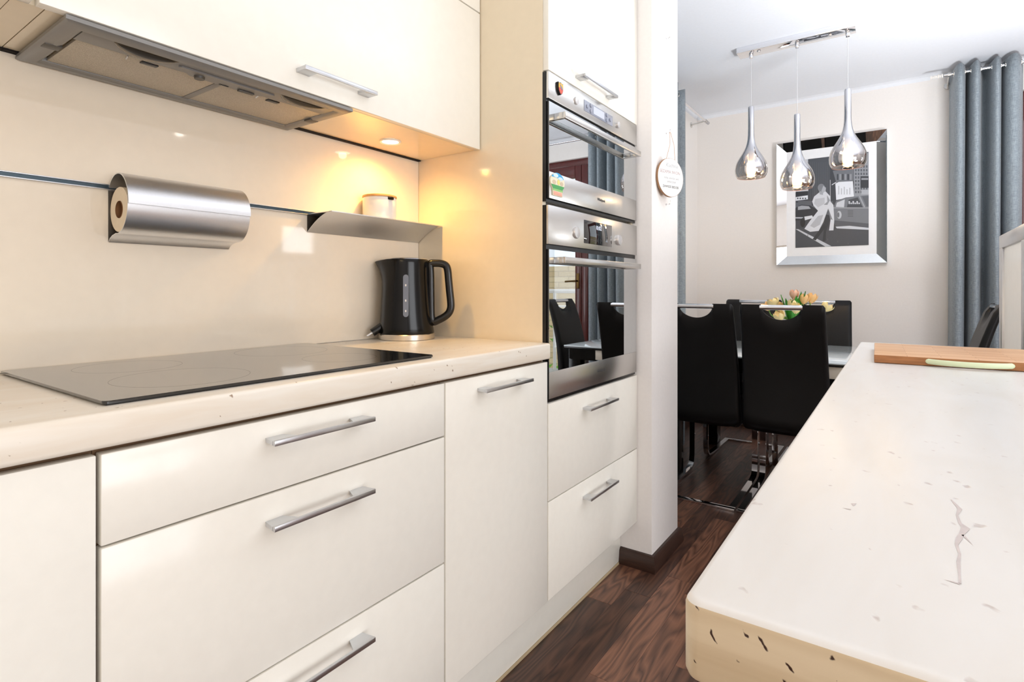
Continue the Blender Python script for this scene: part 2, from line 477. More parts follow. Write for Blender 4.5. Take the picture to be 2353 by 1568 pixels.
# laminate strips, each one a plank of its own
plank_mesh = {}
def plank_piece(L):
    if L not in plank_mesh:
        o = obj('plank', B(-.0448, .0448, 0, L - .0006, -0.004, 0.0, bev=.0006, seg=1), 'plank', fl, pivot=None)
        plank_mesh[L] = o.data; bpy.data.objects.remove(o)
    return plank_mesh[L]
def add_plank(x, y, L):
    o = bpy.data.objects.new('plank', plank_piece(L)); COL.objects.link(o); o.parent = fl
    o.location = Vector((x, y, 0))
    v = rp.choice((.05, .15, .3, .5, .75))
    if x < -.68: v = .1
    if abs(x + .8205) < .02 and y > 1.6: v = .75
    if abs(x + .6405) < .02 and y < 2.5: v = .95 if y < 1.9 else .8
    if abs(x + .5505) < .02: v = .8 if y < 1.4 else .1
    o.color = (v, v, v, 1); return o
base0 = origin(fl)
xs = [-0.7305 + .09 * k for k in range(-6, 16)]
rp = random.Random(3)
for x in xs:
    y = -0.1 - rp.random() * .5
    if abs(x + .8205) < .02: y = 1.679 - .62 * 3
    if abs(x + .6405) < .02: y = 1.966 - .62 * 4
    while y < YB:
        L = rp.choice((0.62, 0.62, 0.52))
        if abs(x + .8205) < .02 or abs(x + .6405) < .02: L = .62
        if y + L > YB: L = round(max(YB - y, .05), 2)
        add_plank(x, y, L); y += L
# the part of the floor no plank of which can be picked out
bm = bm_new()
box(bm, xs[-1] + .045, XR, YF, YB, -.004, 0)
box(bm, XW, xs[-1] + .045, YF, -.75, -.004, 0)
rest = obj('plank_field', bm, 'plank_matt', fl); rest['kind'] = 'stuff'

struct('ceiling', B(XW - .2, XR + .2, YF - .2, YB + .2, ZC, ZC + .08), 'ceiling')
# left wall with a window in the dining part
bm = bm_new()
wy0, wy1, wz0, wz1 = 2.5, 3.45, .85, 2.1
box(bm, XW - .2, XW, YF, wy0, 0, ZC); box(bm, XW - .2, XW, wy1, YB, 0, ZC)
box(bm, XW - .2, XW, wy0, wy1, 0, wz0); box(bm, XW - .2, XW, wy0, wy1, wz1, ZC)
struct('wall_left', bm, 'wall')
# back wall with the balcony door opening
dx0, dx1, dz = .50, 1.78, 2.24
bm = bm_new()
box(bm, XW - .2, dx0, YB, YB + .2, 0, ZC); box(bm, dx1, XR + .2, YB, YB + .2, 0, ZC)
box(bm, dx0, dx1, YB, YB + .2, dz, ZC)
struct('wall_back', bm, 'wall')
ry0, ry1, rz0, rz1 = 3.58, 4.1, .66, 1.82
bm = bm_new()
ly0, ly1, lz0, lz1 = -1.0, 1.1, .04, 1.76  # invented opening that holds the added fill from the right
box(bm, XR, XR + .2, YF, ly0, 0, ZC); box(bm, XR, XR + .2, ly1, ry0, 0, ZC); box(bm, XR, XR + .2, ry1, YB, 0, ZC)
box(bm, XR, XR + .2, ly0, ly1, 0, lz0); box(bm, XR, XR + .2, ly0, ly1, lz1, ZC)
box(bm, XR, XR + .2, ry0, ry1, 0, rz0); box(bm, XR, XR + .2, ry0, ry1, rz1, ZC)
struct('wall_right', bm, 'wall')
struct('wall_front', B(XW - .2, XR + .2, YF - .2, YF, 0, ZC), 'wall')
struct('wall_stub', B(XW, -.744, 1.966, 2.258, 0, ZC, bev=.003), 'wall')

def skirting(name, pts):
    """rounded wenge skirting following a polyline of floor points (room on the right-hand side)"""
    prof = [(0, 0), (.018, 0), (.0195, .012), (.016, .03), (.0135, .05), (.008, .058), (0, .06)]
    bm = bm_new(); n = len(pts); rings = []
    for i in range(n):
        p = Vector(pts[i])
        a = (p - Vector(pts[i - 1])).normalized() if i else None
        b = (Vector(pts[i + 1]) - p).normalized() if i < n - 1 else None
        nrm = lambda d: Vector((d.y, -d.x))
        if a is None: m = nrm(b)
        elif b is None: m = nrm(a)
        else:
            m = nrm(a) + nrm(b); m = m / (m.dot(nrm(a)))
        rings.append([Vector((p.x + m.x * o, p.y + m.y * o, z)) for o, z in prof])
    ring_loft(bm, rings)
    return struct(name, bm, 'baseboard')
skirting('baseboard_stub', [(-.868, 1.966), (-.744, 1.966), (-.744, 2.258), (XW + .02, 2.258)])
skirting('baseboard_left', [(XW, 2.28), (XW, YB - .021)])
skirting('baseboard_back', [(XW, YB), (dx0 - .01, YB)])
# slim cove where the ceiling meets the dining walls
bm = bm_new(); prism(bm, [(YB, ZC), (YB - .03, ZC), (YB - .012, ZC - .008), (YB, ZC - .028)], 'X', XW, XR)
struct('trim_1', bm, 'ceiling')
bm = bm_new(); prism(bm, [(XW, ZC), (XW + .03, ZC), (XW + .012, ZC - .008), (XW, ZC - .028)], 'Y', 2.258, YB - .03)
struct('trim_2', bm, 'ceiling')

# balcony door
dd = bpy.data.objects.new('door_1', None); COL.objects.link(dd); dd.location = (1.14, YB + .08, 0); ORG['door_1'] = Vector(dd.location); dd['kind'] = 'structure'
bm = bm_new(); fy0, fy1 = YB + .03, YB + .11
box(bm, dx0, dx0 + .06, fy0, fy1, 0, dz, .006); box(bm, dx1 - .06, dx1, fy0, fy1, 0, dz, .006)
box(bm, dx0 + .06, dx1 - .06, fy0, fy1, dz - .06, dz, .006); box(bm, dx0 + .06, dx1 - .06, fy0, fy1, 0, .04, .006)
obj('door_frame', bm, 'mahogany', dd)
for (a, b) in ((dx0 + .06, .755), (.757, dx1 - .06)):
    bm = bm_new(); s0, s1 = YB + .015, YB + .075
    box(bm, a, a + .065, s0, s1, .04, dz - .06, .008); box(bm, b - .065, b, s0, s1, .04, dz - .06, .008)
    box(bm, a + .065, b - .065, s0, s1, dz - .17, dz - .06, .008); box(bm, a + .065, b - .065, s0, s1, .04, .15, .008)
    sash = obj('sash', bm, 'mahogany', dd)
    obj('pane', B(a + .06, b - .06, YB + .04, YB + .046, .145, dz - .165), 'glass', sash)
bm = bm_new(); tube(bm, [(.79, YB + .015, 1.12), (.79, YB - .03, 1.12), (.90, YB - .03, 1.115)], .008, 8)
box(bm, .775, .805, YB + .005, YB + .016, 1.05, 1.19, .004)
obj('door_handle', bm, pbr('old_brass', srgb(120, 95, 55), 0.35, 0.9), dd)

def simple_window(name, x, y0, y1, z0, z1, inward, bars):
    w = bpy.data.objects.new(name, None); COL.objects.link(w); w.location = (x, (y0 + y1) / 2, z0); ORG[name] = Vector(w.location); w['kind'] = 'structure'
    a, b = sorted((x, x - inward * .06))
    bm = bm_new(); t = .05
    box(bm, a, b, y0, y0 + t, z0, z1, .005); box(bm, a, b, y1 - t, y1, z0, z1, .005)
    box(bm, a, b, y0 + t, y1 - t, z0, z0 + t, .005); box(bm, a, b, y0 + t, y1 - t, z1 - t, z1, .005)
    for (p, q) in bars: box(bm, a, b, y0 + t, y1 - t, p, q, .004)
    obj('window_frame', bm, 'white', w)
    xm = (a + b) / 2
    obj('pane', B(xm - .003, xm + .003, y0 + t - .01, y1 - t + .01, z0 + t - .01, z1 - t + .01), 'glass', w)
    return w
simple_window('window_1', XW - .02, wy0, wy1, wz0, wz1, 1, [])
simple_window('added_window_3', XR + .04, ly0, ly1, lz0, lz1, -1, [])  # unseen window made up to carry the fill from the right
simple_window('window_2', XR + .02, ry0, ry1, rz0, rz1, -1, [(1.17, 1.47)])

# ================================================================ KITCHEN RUN
XF = -.80       # face of the fronts
def bow_handle(parent, y0, y1, z, xf, w=.0085, drop=0, proj=.032, post=.045):
    """flat-bar handle with two broad posts set in from the ends"""
    bm = bm_new()
    box(bm, xf + proj - .006, xf + proj, y0, y1, z - w / 2, z + w / 2, .001)
    for a, b in ((y0, y0 + post), (y1 - post, y1)):
        prism(bm, [(xf, a + .004), (xf, b - .012), (xf + proj - .006, b), (xf + proj - .006, a)] if a == y0 else
                  [(xf, a + .012), (xf, b - .004), (xf + proj - .006, b), (xf + proj - .006, a)], 'Z', z - w / 2 + .001, z + w / 2 - .001)
    return obj('handle', bm, 'alu_h', parent)

def front_panel(name, parent, y0, y1, z0, z1, xf=XF, th=.019, mat='front'):
    return obj(name, B(xf - th, xf, y0, y1, z0, z1, bev=.0018, seg=2), mat, parent)

# base unit with three drawers
ZB0, ZB1 = .171, .848
def carcass(parent, y0, y1, z0=ZB0, z1=ZB1, xb=XW + .012, xf=XF - .021):
    bm = bm_new(); t = .016
    box(bm, xb, xf, y0, y0 + t, z0, z1); box(bm, xb, xf, y1 - t, y1, z0, z1)
    box(bm, xb, xf, y0 + t, y1 - t, z0, z0 + t); box(bm, xb, xb + t, y0 + t, y1 - t, z0 + t, z1)
    box(bm, xb + t, xf, y0 + t, y1 - t, z1 - t, z1)
    return obj('carcass', bm, 'gap_shade', parent)
t = thing('drawer_cabinet', 'cream base cabinet with three wide drawers, below the black hob', 'cabinet', (-1.05, .57, ZB0))
carcass(t, .2608, .889)
for z0, z1, hz in ((.7285, .842, 0), (.4555, .7255, 0), (ZB0, .4525, 0)):
    d = front_panel('drawer', t, .2635, .8885, z0, z1)
for d, hz in zip([c for c in t.children if c.name.startswith('drawer')], (.8115, .682, .415)):
    bow_handle(d, .474, .670, hz, XF)
t = thing('door_cabinet', 'narrow cream base cabinet with one plain door, between the drawers and the ovens', 'cabinet', (-1.05, 1.1, ZB0))
carcass(t, .891, 1.317)
d = front_panel('door', t, .8925, 1.3155, ZB0, .842)
bow_handle(d, .998, 1.196, .811, XF)
t = thing('corner_cabinet', 'cream base cabinet cut off by the left edge, beside the three-drawer unit', 'cabinet', (-1.05, -.2, ZB0))
carcass(t, -.55, .2602)
front_panel('door', t, -.548, .2588, ZB0, .842)
tag(obj('kickboard', B(-.886, -.868, -.55, 1.962, .008, .150, bev=.001), 'front'), 'cream kickboard strip running under the base cabinets', 'kickboard')
bm = bm_new(); box(bm, -.868, -.8655, -.55, 1.945, .0, .008)
tag(obj('kickboard_seal', bm, pbr('kickboard_seal_strip', srgb(190, 170, 135), .5)), 'thin dull sealing strip along the foot of the cream kickboard', 'seal')

# worktop
bm = bm_new()
box(bm, XW + .002, -.790, -.55, 1.3175, .8505, .895, bev=.006, seg=3)
tag(obj('worktop', bm, 'stone_k'), 'pale travertine worktop with a pitted front edge, carrying the hob and kettle', 'worktop')

# backsplash
tag(obj('backsplash_panel', B(XW + .0005, XW + .008, -.55, 1.3175, .896, 1.4675), 'splash'), 'glossy cream splashback panel behind the hob and kettle', 'splashback')
XS = XW + .008

# hob
t = thing('induction_hob', 'black glass induction hob set into the travertine worktop', 'hob', (-1.06, .585, .8955))
bm = bm_new(); hx0, hx1, hy0, hy1 = -1.292, -.830, .276, .888
def rrect(x0, x1, y0, y1, r, n=5):
    out = []
    for cx, cy, a in ((x1 - r, y1 - r, 0), (x0 + r, y1 - r, 90), (x0 + r, y0 + r, 180), (x1 - r, y0 + r, 270)):
        for k in range(n + 1):
            q = R(a + 90 * k / n); out.append((cx + r * math.cos(q), cy + r * math.sin(q)))
    return out
prism(bm, rrect(hx0, hx1, hy0, hy1, .006), 'Z', .8975, .9015)
bmesh.ops.bevel(bm, geom=[e for e in bm.edges if all(v.co.z > .901 for v in e.verts)], offset=.0012, segments=2, affect='EDGES')
obj('glass_plate', bm, 'black_glass', t)
obj('rim', B(hx0 + .004, hx1 - .004, hy0 + .004, hy1 - .004, .8952, .8975), 'black', t)
zm = pbr('grey_print', srgb(20, 20, 21), .15)
for (cx, cy, r) in ((-1.17, .43, .085), (-1.17, .74, .1), (-.96, .43, .1), (-.96, .74, .075)):
    bm = bm_new(); N = 48
    for i in range(N):
        a, b = 2 * PI * i / N, 2 * PI * (i + 1) / N
        P = [bm.verts.new((cx + q * math.cos(x), cy + q * math.sin(x), .90155)) for q, x in ((r, a), (r, b), (r - .0008, b), (r - .0008, a))]
        bm.faces.new(P)
    obj('zone_marking', bm, zm, t)

# upper cabinets
XU, ZU = -1.04, 1.4695
t = thing('hood_cabinet', 'wide gloss cream wall cabinet with one lift-up door, above the hob', 'cabinet', (-1.2, .79, ZU))
bm = bm_new()
box(bm, XW + .02, XU - .0225, .279, .297, ZU + .002, 1.885); box(bm, XW + .02, XU - .0225, 1.300, 1.3175, ZU + .002, 1.885)
box(bm, XW + .02, XU - .0225, .297, 1.300, ZU + .002, ZU + .018)
box(bm, XW + .03, XU - .0225, .297, 1.300, 1.867, 1.885); box(bm, XW + .01, XW + .03, .297, 1.300, ZU + .03, 1.867)
obj('carcass', bm, 'side', t)
obj('recess_shade', B(XW + .0005, XW + .0195, .2795, 1.3172, ZU - .0015, ZU + .0015), 'gap', t)  # flush black strip standing in for shade behind the cabinet bottom
d = front_panel('door', t, .2655, 1.3155, ZU, 1.883, XU, .021)
bm = bm_new(); hz = 1.508
box(bm, XU + .029, XU + .034, .690, .884, hz - .0045, hz + .0045, .0008)
for a, b in ((.690, .722), (.852, .884)):
    box(bm, XU, XU + .029, a, b, hz - .0042, hz + .0042, .0008)
obj('handle', bm, 'alu_h', d)
t = thing('corner_wall_cabinet', 'cream wall cabinet at the upper left edge, left of the cooker hood', 'cabinet', (-1.2, -.1, ZU))
obj('recess_shade', B(XW + .0005, XW + .0195, -.55, .279, ZU - .0015, ZU + .0015), 'gap', t)  # same black strip for the shaded gap, continued to the left
bm = bm_new(); box(bm, XW + .02, XU - .0225, -.55, .2385, ZU + .002, 1.885); box(bm, XW + .02, XU - .0225, .2395, .2775, ZU + .002, 1.885)
obj('carcass', bm, 'side', t)
front_panel('door', t, -.55, .2585, ZU, 1.883, XU, .021)
t = thing('top_cabinet', 'cream top row cabinet just above the wide lift-up door', 'cabinet', (-1.2, .79, 1.887))
bm = bm_new(); box(bm, XW + .01, XU - .0225, -.55, 1.3175, 1.8865, ZC - .003); obj('carcass', bm, 'carcass', t)
front_panel('door', t, .2655, 1.3155, 1.8865, ZC - .01, XU, .021); front_panel('door', t, -.55, .2585, 1.8865, ZC - .01, XU, .021)

# cooker hood
t = thing('cooker_hood', 'silver grey built-in cooker hood under the wall cabinet', 'cooker hood', (-1.17, .57, 1.456))
z0, z1 = 1.4575, 1.4675
oX0, oX1, oY0, oY1 = -1.300, -1.0435, .299, .840
iX0, iX1, iY0, iY1 = -1.268, -1.074, .330, .816
bm = bm_new()
# outer flange: sloping picture-frame profile
def frame_ring(bm, prof):
    """prof list of (inset, z) from outer to inner"""
    rings = []
    for ins, z in prof:
        rings.append([Vector((oX0 + ins, oY0 + ins, z)), Vector((oX1 - ins, oY0 + ins, z)), Vector((oX1 - ins, oY1 - ins, z)), Vector((oX0 + ins, oY1 - ins, z))])
    ring_loft(bm, rings, True, False, False)
frame_ring(bm, [(0.0, z1), (-.001, z0 + .003), (.004, z0), (.022, z0 - .001), (.029, z0 + .003), (.030, z1)])
obj('frame', bm, 'hood', t)
cb0 = -1.118
band = obj('control_band', B(cb0, oX1 - .029, oY0 + .03, oY1 - .03, z0 + .002, z1, .001), 'hood', t)
for a, b in ((.335, .566), (.580, .812)):
    f = obj('grease_filter', B(-1.269, cb0 - .001, a, b, z0 + .004, z1, .001), 'filter', t)
    ym = a + .115
    bm = bm_new(); box(bm, cb0 - .020, cb0 - .008, ym - .016, ym + .012, z0 + .0015, z0 + .0045, .0012)
    obj('latch', bm, 'black', f)
    bm = bm_new(); tube(bm, [(cb0 - .004, a + .075, z0 + .003), (cb0 - .02, a + .078, z0 + .0025)], .0012, 6); obj('pull_wire', bm, 'alu_h', f)
obj('filter_bar', B(-1.269, cb0 - .001, .5662, .5798, z0 + .003, z1, .001), 'hood', t)
def boat(y0, y1, xf, depth, zt, bulge, inset=0.0):
    """boat-shaped lamp lens: straight front edge, curved back edge, slightly domed"""
    bm = bm_new(); N = 18; rings = []
    for i in range(N + 1):
        q = i / N; y = y0 + inset + (y1 - y0 - 2 * inset) * q; w = max(.02, math.sin(PI * q) ** .75)
        rings.append([Vector((xf - depth * w * k / 6, y, zt - bulge * math.sin(PI * k / 6) * w)) for k in range(7)])
    ring_loft(bm, rings, False, False, False); return bm
M['lens_s'] = pbr('smoked_lens', srgb(128, 118, 102), .2, .2); M['lens_shadow'] = pbr('lamp_shadow', srgb(58, 54, 48), .3)
for a, b in ((.372, .474), (.677, .786)):
    lc = obj('lamp_cover', boat(a, b, -1.073, .042, z0 + .0018, .007), 'lens_s', t)
    obj('lamp_shadow', boat(a, b, -1.0735, .024, z0 - .0004, .005, .006), 'lens_shadow', lc)  # dark crescent painted for the shadow slot along the lens front
bm = bm_new(); prism(bm, [(-1.085, .484), (-1.085, .668), (-1.0895, .672), (-1.1165, .646), (-1.1165, .512), (-1.0895, .480)], 'Z', z0 - .0015, z0 + .002)
pan = obj('control_panel', bm, 'hood', t)
bm = bm_new()
lathe(bm, [(.009, z0 - .006), (.0095, z0 - .0015)], (-1.106, .525, 0), 20); obj('fan_button', bm, pbr('dark_grey_plastic', srgb(80, 76, 70), .4), pan)
bm = bm_new(); box(bm, -1.114, -1.105, .603, .636, z0 - .005, z0 - .0015, .0012); obj('slide_switch', bm, bpy.data.materials['dark_grey_plastic'], pan)
bm = bm_new(); box(bm, -1.1135, -1.110, .566, .584, z0 - .0025, z0 - .0015); obj('vent_slot', bm, 'black', pan)
for yy in (.317, .823):
    bm = bm_new(); box(bm, -1.19, -1.165, yy - .012, yy + .012, z0 - .0015, z0 + .004, .0015); obj('clip', bm, bpy.data.materials['dark_grey_plastic'], t)

# recessed spot
t = thing('cabinet_spotlight', 'round warm spotlight let into the underside of the wall cabinet', 'spotlight', (-1.195, 1.096, ZU))
bm = bm_new(); lathe(bm, [(.0235, ZU + .0015), (.0235, ZU - .001), (.029, ZU - .003), (.0305, ZU - .0015), (.0305, ZU + .0015)], (-1.195, 1.096, 0), 28, cap0=False, cap1=False)
obj('bezel', bm, 'white', t)
bm = bm_new(); lathe(bm, [(.0235, ZU - .0005), (.0235, ZU + .001)], (-1.195, 1.096, 0), 24); obj('lens', bm, 'spot', t)
sp = bpy.data.lights.new('spot_lamp', 'SPOT'); sp.energy = 5.0; sp.color = (1.0, 0.57, 0.13); sp.spot_size = R(165); sp.spot_blend = 0.9; sp.shadow_soft_size = .012
so = bpy.data.objects.new('spot_lamp', sp); COL.objects.link(so); so.parent = t; so.location = (0, 0, -.008)

# rail, towel holder, roll, shelf, jar
t = thing('utensil_rail', 'thin metal utensil rail across the cream splashback', 'rail', (XS, .4, 1.245))
obj('channel', B(XS, XS + .004, -.55, 1.317, 1.2465, 1.2535), pbr('dark_anodised', srgb(70, 84, 92), .3, .6), t)
obj('edge', B(XS, XS + .007, -.55, 1.317, 1.2535, 1.2555, .0005), 'alu_h', t); obj('edge', B(XS, XS + .007, -.55, 1.317, 1.2445, 1.2465, .0005), 'alu_h', t)
hY0, hY1 = .441, .684
hc = (-1.2573, 1.2125); hrx, hrz = .0515, .060
def arc(a0, a1, n): return [(hc[0] + hrx * math.cos(R(a0 + (a1 - a0) * k / n)), hc[1] + hrz * math.sin(R(a0 + (a1 - a0) * k / n))) for k in range(n + 1)]
t = thing('paper_towel_holder', 'brushed aluminium paper towel holder hanging on the wall rail', 'towel holder', (-1.26, .56, 1.14))
bm = bm_new(); sheet(bm, [(XS + .0012, 1.2435), (hc[0] - .047, 1.2445)] + arc(155, -2, 30), 'Y', hY0, hY1, .0022); obj('lid', bm, 'alu', t)
bm = bm_new(); sheet(bm, [(hc[0] + (hrx - .003) * math.cos(R(a)), hc[1] + (hrz - .003) * math.sin(R(a))) for a in [14 - 4 * k for k in range(29)]] + [(-1.282, 1.1525), (-1.294, 1.147), (XS + .0015, 1.1405)], 'Y', hY0, hY1, .0014); obj('body', bm, 'alu', t)
obj('back_plate', B(XS + .0002, XS + .0014, hY0, hY1, 1.1405, 1.2435), pbr('dark_aluminium', srgb(95, 88, 78), .4, .6), t)
bm = bm_new(); rc = (-1.2555, 1.2022)
for k in (0,):
    n = 40; R0, R1 = .0435, .017
    yA, yB = hY0 + .003, hY1 - .005
    rings = []
    for rr, y in ((R1, yA), (R0, yA), (R0, yB), (R1, yB), (R1, yA)):
        rings.append([Vector((rc[0] + rr * math.cos(2 * PI * i / n), y, rc[1] + rr * 1.02 * math.sin(2 * PI * i / n))) for i in range(n)])
    ring_loft(bm, rings, True, False, False); bmesh.ops.remove_doubles(bm, verts=bm.verts, dist=1e-6)
t = thing('paper_towel_roll', 'roll of cream paper towel inside the aluminium holder', 'paper towel', (rc[0], .56, rc[1] - .0435))
obj('paper', bm, 'paper', t)
bm = bm_new(); rings = []
for rr, y in ((.0165, yA - .001), (.0169, yA - .001), (.0169, yB), (.0155, yB), (.0155, yA - .001)):
    rings.append([Vector((rc[0] + rr * math.cos(2 * PI * i / 32), y, rc[1] + rr * math.sin(2 * PI * i / 32))) for i in range(32)])
ring_loft(bm, rings, True, False, False)
obj('core', bm, 'card', t)

t = thing('wall_shelf', 'small brushed aluminium shelf with a curved underside on the splashback', 'shelf', (-1.25, 1.1, 1.197))
sY0, sY1, sXf = .897, 1.3165, -1.196
obj('top_plate', B(XS + .0002, sXf, sY0, sY1, 1.2462, 1.2480, .0004), 'alu', t)
bm = bm_new(); pts = []
for k in range(15):
    q = k / 14; x = sXf + (XS + .0014 - sXf) * q; z = 1.2475 - .049 * (q ** 1.25) + .006 * math.sin(PI * q)
    pts.append((x, z))
sheet(bm, pts, 'Y', sY0, sY1, -.0014); obj('curved_front', bm, 'alu', t)
obj('back_plate', B(XS + .0002, XS + .0013, sY0, sY1, 1.199, 1.2462), bpy.data.materials['dark_aluminium'], t)
t = thing('sugar_jar', 'white ceramic jar with a bamboo lid standing on the aluminium shelf', 'jar', (-1.2515, 1.106, 1.2481))
c = (-1.2515, 1.106, 1.2482)
bm = bm_new(); lathe(bm, [(.044, 0), (.047, .002), (.0485, .01), (.0488, .062), (.0480, .064), (.0455, .064), (.045, .01)], c, 40); obj('pot', bm, 'white', t)
bm = bm_new(); lathe(bm, [(.0440, .060), (.0440, .0642), (.0492, .0644), (.0502, .0665), (.0495, .0705), (.046, .072)], c, 40); lid = obj('lid', bm, 'bamboo_lid', t)
bm = bm_new(); box(bm, c[0] + .026, c[0] + .0492, c[1] - .0285 - .006, c[1] - .0285 + .006, c[2] + .056, c[2] + .0640, .002)
bm.verts.ensure_lookup_table(); bmesh.ops.rotate(bm, verts=bm.verts, cent=c, matrix=Matrix.Rotation(R(32), 3, 'Z'))
obj('spoon_notch', bm, 'gap', lid)

# kettle ---------------------------------------------------------------
KC = Vector((-1.2175, 1.1835, .8952)); KU = Vector((math.cos(R(35)), math.sin(R(35)), 0)); KV = Vector((-math.sin(R(35)), math.cos(R(35)), 0))
def kp(u, v, z): return KC + KU * u + KV * v + Vector((0, 0, z))
k1 = .0001772
def kx(px): return (px - 697) * k1
def kz(py): return (1450 - py) * k1
t = thing('electric_kettle', 'black electric kettle with a grey water gauge, in the worktop corner', 'kettle', KC)
bm = bm_new(); prof = [(.080, .0), (.0835, .001), (.0835, .0155), (.082, .017)]
rings = [[kp(r * math.cos(2 * PI * i / 48), r * math.sin(2 * PI * i / 48), z) for i in range(48)] for r, z in prof]
ring_loft(bm, rings); obj('base_ring', bm, pbr('satin_steel', (.72, .66, .58, 1), .25, 1.0), t)
bm = bm_new(); rings = []
for py, L, Rr, pinch in ((1358, 240, 1155, 0), (1340, 232, 1162, 0), (1220, 242, 1140, 0), (1000, 256, 1110, 0), (800, 266, 1095, 0), (600, 277, 1082, .0), (480, 276, 1076, .06), (380, 256, 1073, .16), (300, 232, 1071, .26), (220, 203, 1069, .36), (160, 170, 1067, .45), (118, 148, 1064, .5), (104, 170, 1056, .5)):
    c0 = 640; ring = []
    rw = (Rr - 240) / 2 * k1 * .97
    for i in range(48):
        a = 2 * PI * i / 48; cu, su = math.cos(a), math.sin(a)
        ext = (Rr - c0) if cu > 0 else (c0 - L)
        w = rw * su
        if cu < 0: w *= 1 - pinch * abs(cu) ** 1.5
        zz = kz(py)
        if py < 240 and cu < 0: zz -= 0.004 * abs(cu) ** 3 * (1 if py < 130 else .6)
        ring.append(kp(kx(c0) + cu * ext * k1, w, zz))
    rings.append(ring)
ring_loft(bm, rings); obj('body', bm, 'black_gloss', t, sharp=50)
bm = bm_new()
rings = [[kp(kx(690) + cu * .060 * s, su * .052 * s, z) for cu, su in [(math.cos(2 * PI * i / 36), math.sin(2 * PI * i / 36)) for i in range(36)]] for s, z in ((1.06, kz(104)), (1.06, kz(96)), (.95, kz(86)), (.6, kz(72)), (.1, kz(64)))]
ring_loft(bm, rings); lid = obj('lid', bm, 'black_gloss', t)
bm = bm_new(); tube(bm, [kp(kx(690) + .0625 * math.cos(2 * PI * i / 36), .0545 * math.sin(2 * PI * i / 36), kz(97)) for i in range(36)], .0014, 8, True); obj('rim', bm, 'chrome', lid)
hp = [(1095, 170), (1180, 160), (1290, 168), (1365, 205), (1395, 290), (1410, 450), (1428, 640), (1445, 800), (1447, 920), (1412, 1010), (1340, 1075), (1240, 1130), (1150, 1165), (1118, 1100), (1110, 950), (1108, 800), (1105, 600), (1103, 400), (1098, 260)]
def smooth_closed(P, n=4):
    out = []
    for i in range(len(P)):
        p0, p1, p2, p3 = P[i - 1], P[i], P[(i + 1) % len(P)], P[(i + 2) % len(P)]
        for k in range(n):
            s = k / n
            out.append(tuple(.5 * ((2 * p1[d]) + (-p0[d] + p2[d]) * s + (2 * p0[d] - 5 * p1[d] + 4 * p2[d] - p3[d]) * s * s + (-p0[d] + 3 * p1[d] - 3 * p2[d] + p3[d]) * s ** 3) for d in (0, 1)))
    return out
def smooth_open(P, n=6):
    out = []; N = len(P)
    for i in range(N - 1):
        p0, p1, p2, p3 = P[max(i - 1, 0)], P[i], P[i + 1], P[min(i + 2, N - 1)]
        for k in range(n):
            s = k / n
            out.append(tuple(.5 * ((2 * p1[d]) + (-p0[d] + p2[d]) * s + (2 * p0[d] - 5 * p1[d] + 4 * p2[d] - p3[d]) * s * s + (-p0[d] + 3 * p1[d] - 3 * p2[d] + p3[d]) * s ** 3) for d in range(len(p1))))
    out.append(tuple(P[-1])); return out
bm = bm_new(); tube(bm, [kp(kx(a), 0, kz(b)) for a, b in smooth_closed(hp)], .0115, 12, True, ry=.0105, up=KV)
obj('handle', bm, 'black', t, sharp=60)
bm = bm_new(); gv = -.0815
g = [(kx(765) + .0078 * math.cos(q), kz(y0) + .0078 * math.sin(q)) for y0, q in [(410, PI * k / 8) for k in range(9)] + [(1015, PI + PI * k / 8) for k in range(9)]]
A = [bm.verts.new(kp(u, -.0775, z)) for u, z in g]; Bv = [bm.verts.new(kp(u, -.0812, z)) for u, z in g]
for i in range(len(g)):
    j = (i + 1) % len(g); bm.faces.new((A[i], A[j], Bv[j], Bv[i]))
bm.faces.new(A); bm.faces.new(Bv)
gg = obj('water_gauge', bm, 'clear', t)
for y in (540, 790, 960):
    bm = bm_new(); q = [bm.verts.new(kp(kx(765) + a, -.0815, kz(y) + b)) for a, b in ((-.0018, -.003), (.0018, -.003), (.0018, .003), (-.0018, .003))]; bm.faces.new(q)
    obj('gauge_mark', bm, 'white', gg)
# plug lying behind the kettle
t = thing('power_plug', 'black mains plug with two metal prongs lying left of the kettle', 'plug', (-1.272, 1.098, .8955))
pc = Vector((-1.272, 1.100, .918)); pd = Vector((-.35, -.55, -.42)).normalized(); pa = pd.cross(Vector((0, 0, 1))).normalized(); pb = pa.cross(pd)
bm = bm_new(); tube(bm, [pc - pd * .030, pc - pd * .018, pc - pd * .004, pc + pd * .004], .014, 16, ry=.012); obj('plug_body', bm, 'black', t)
for s in (-1, 1):
    bm = bm_new(); q = pc + pa * (.008 * s); tube(bm, [q + pd * .003, q + pd * .021], .0019, 8); obj('prong', bm, 'chrome', t)

# tall oven housing ------------------------------------------------------
TY0, TY1 = 1.319, 1.9625
t = thing('oven_housing', 'tall cream cabinet that houses the microwave and the oven', 'cabinet', (-1.05, 1.64, ZB0))
obj('side_panel', B(XW + .002, -.819, TY0, TY0 + .018, ZB0, ZC - .003), 'side', t, label='glossy cream end panel facing the worktop')
obj('side_panel', B(XW + .002, -.819, TY1 - .018, TY1, ZB0, ZC - .003), 'side', t)
bm = bm_new()
for z in (.17, .713, 1.2825, 1.6585): box(bm, XW + .02, -.835, TY0 + .018, TY1 - .018, z, z + .008)
box(bm, XW + .002, XW + .012, TY0 + .018, TY1 - .018, ZB0, ZC - .003)
box(bm, XW + .02, -.835, TY0 + .018, TY1 - .018, 2.39, ZC - .003)
obj('shelf', bm, 'carcass', t)
d1 = front_panel('drawer', t, 1.3205, 1.9615, .4495, .7225); bow_handle(d1, 1.522, 1.728, .674, XF)
d2 = front_panel('drawer', t, 1.3205, 1.9615, ZB0, .4465); bow_handle(d2, 1.522, 1.728, .397, XF)
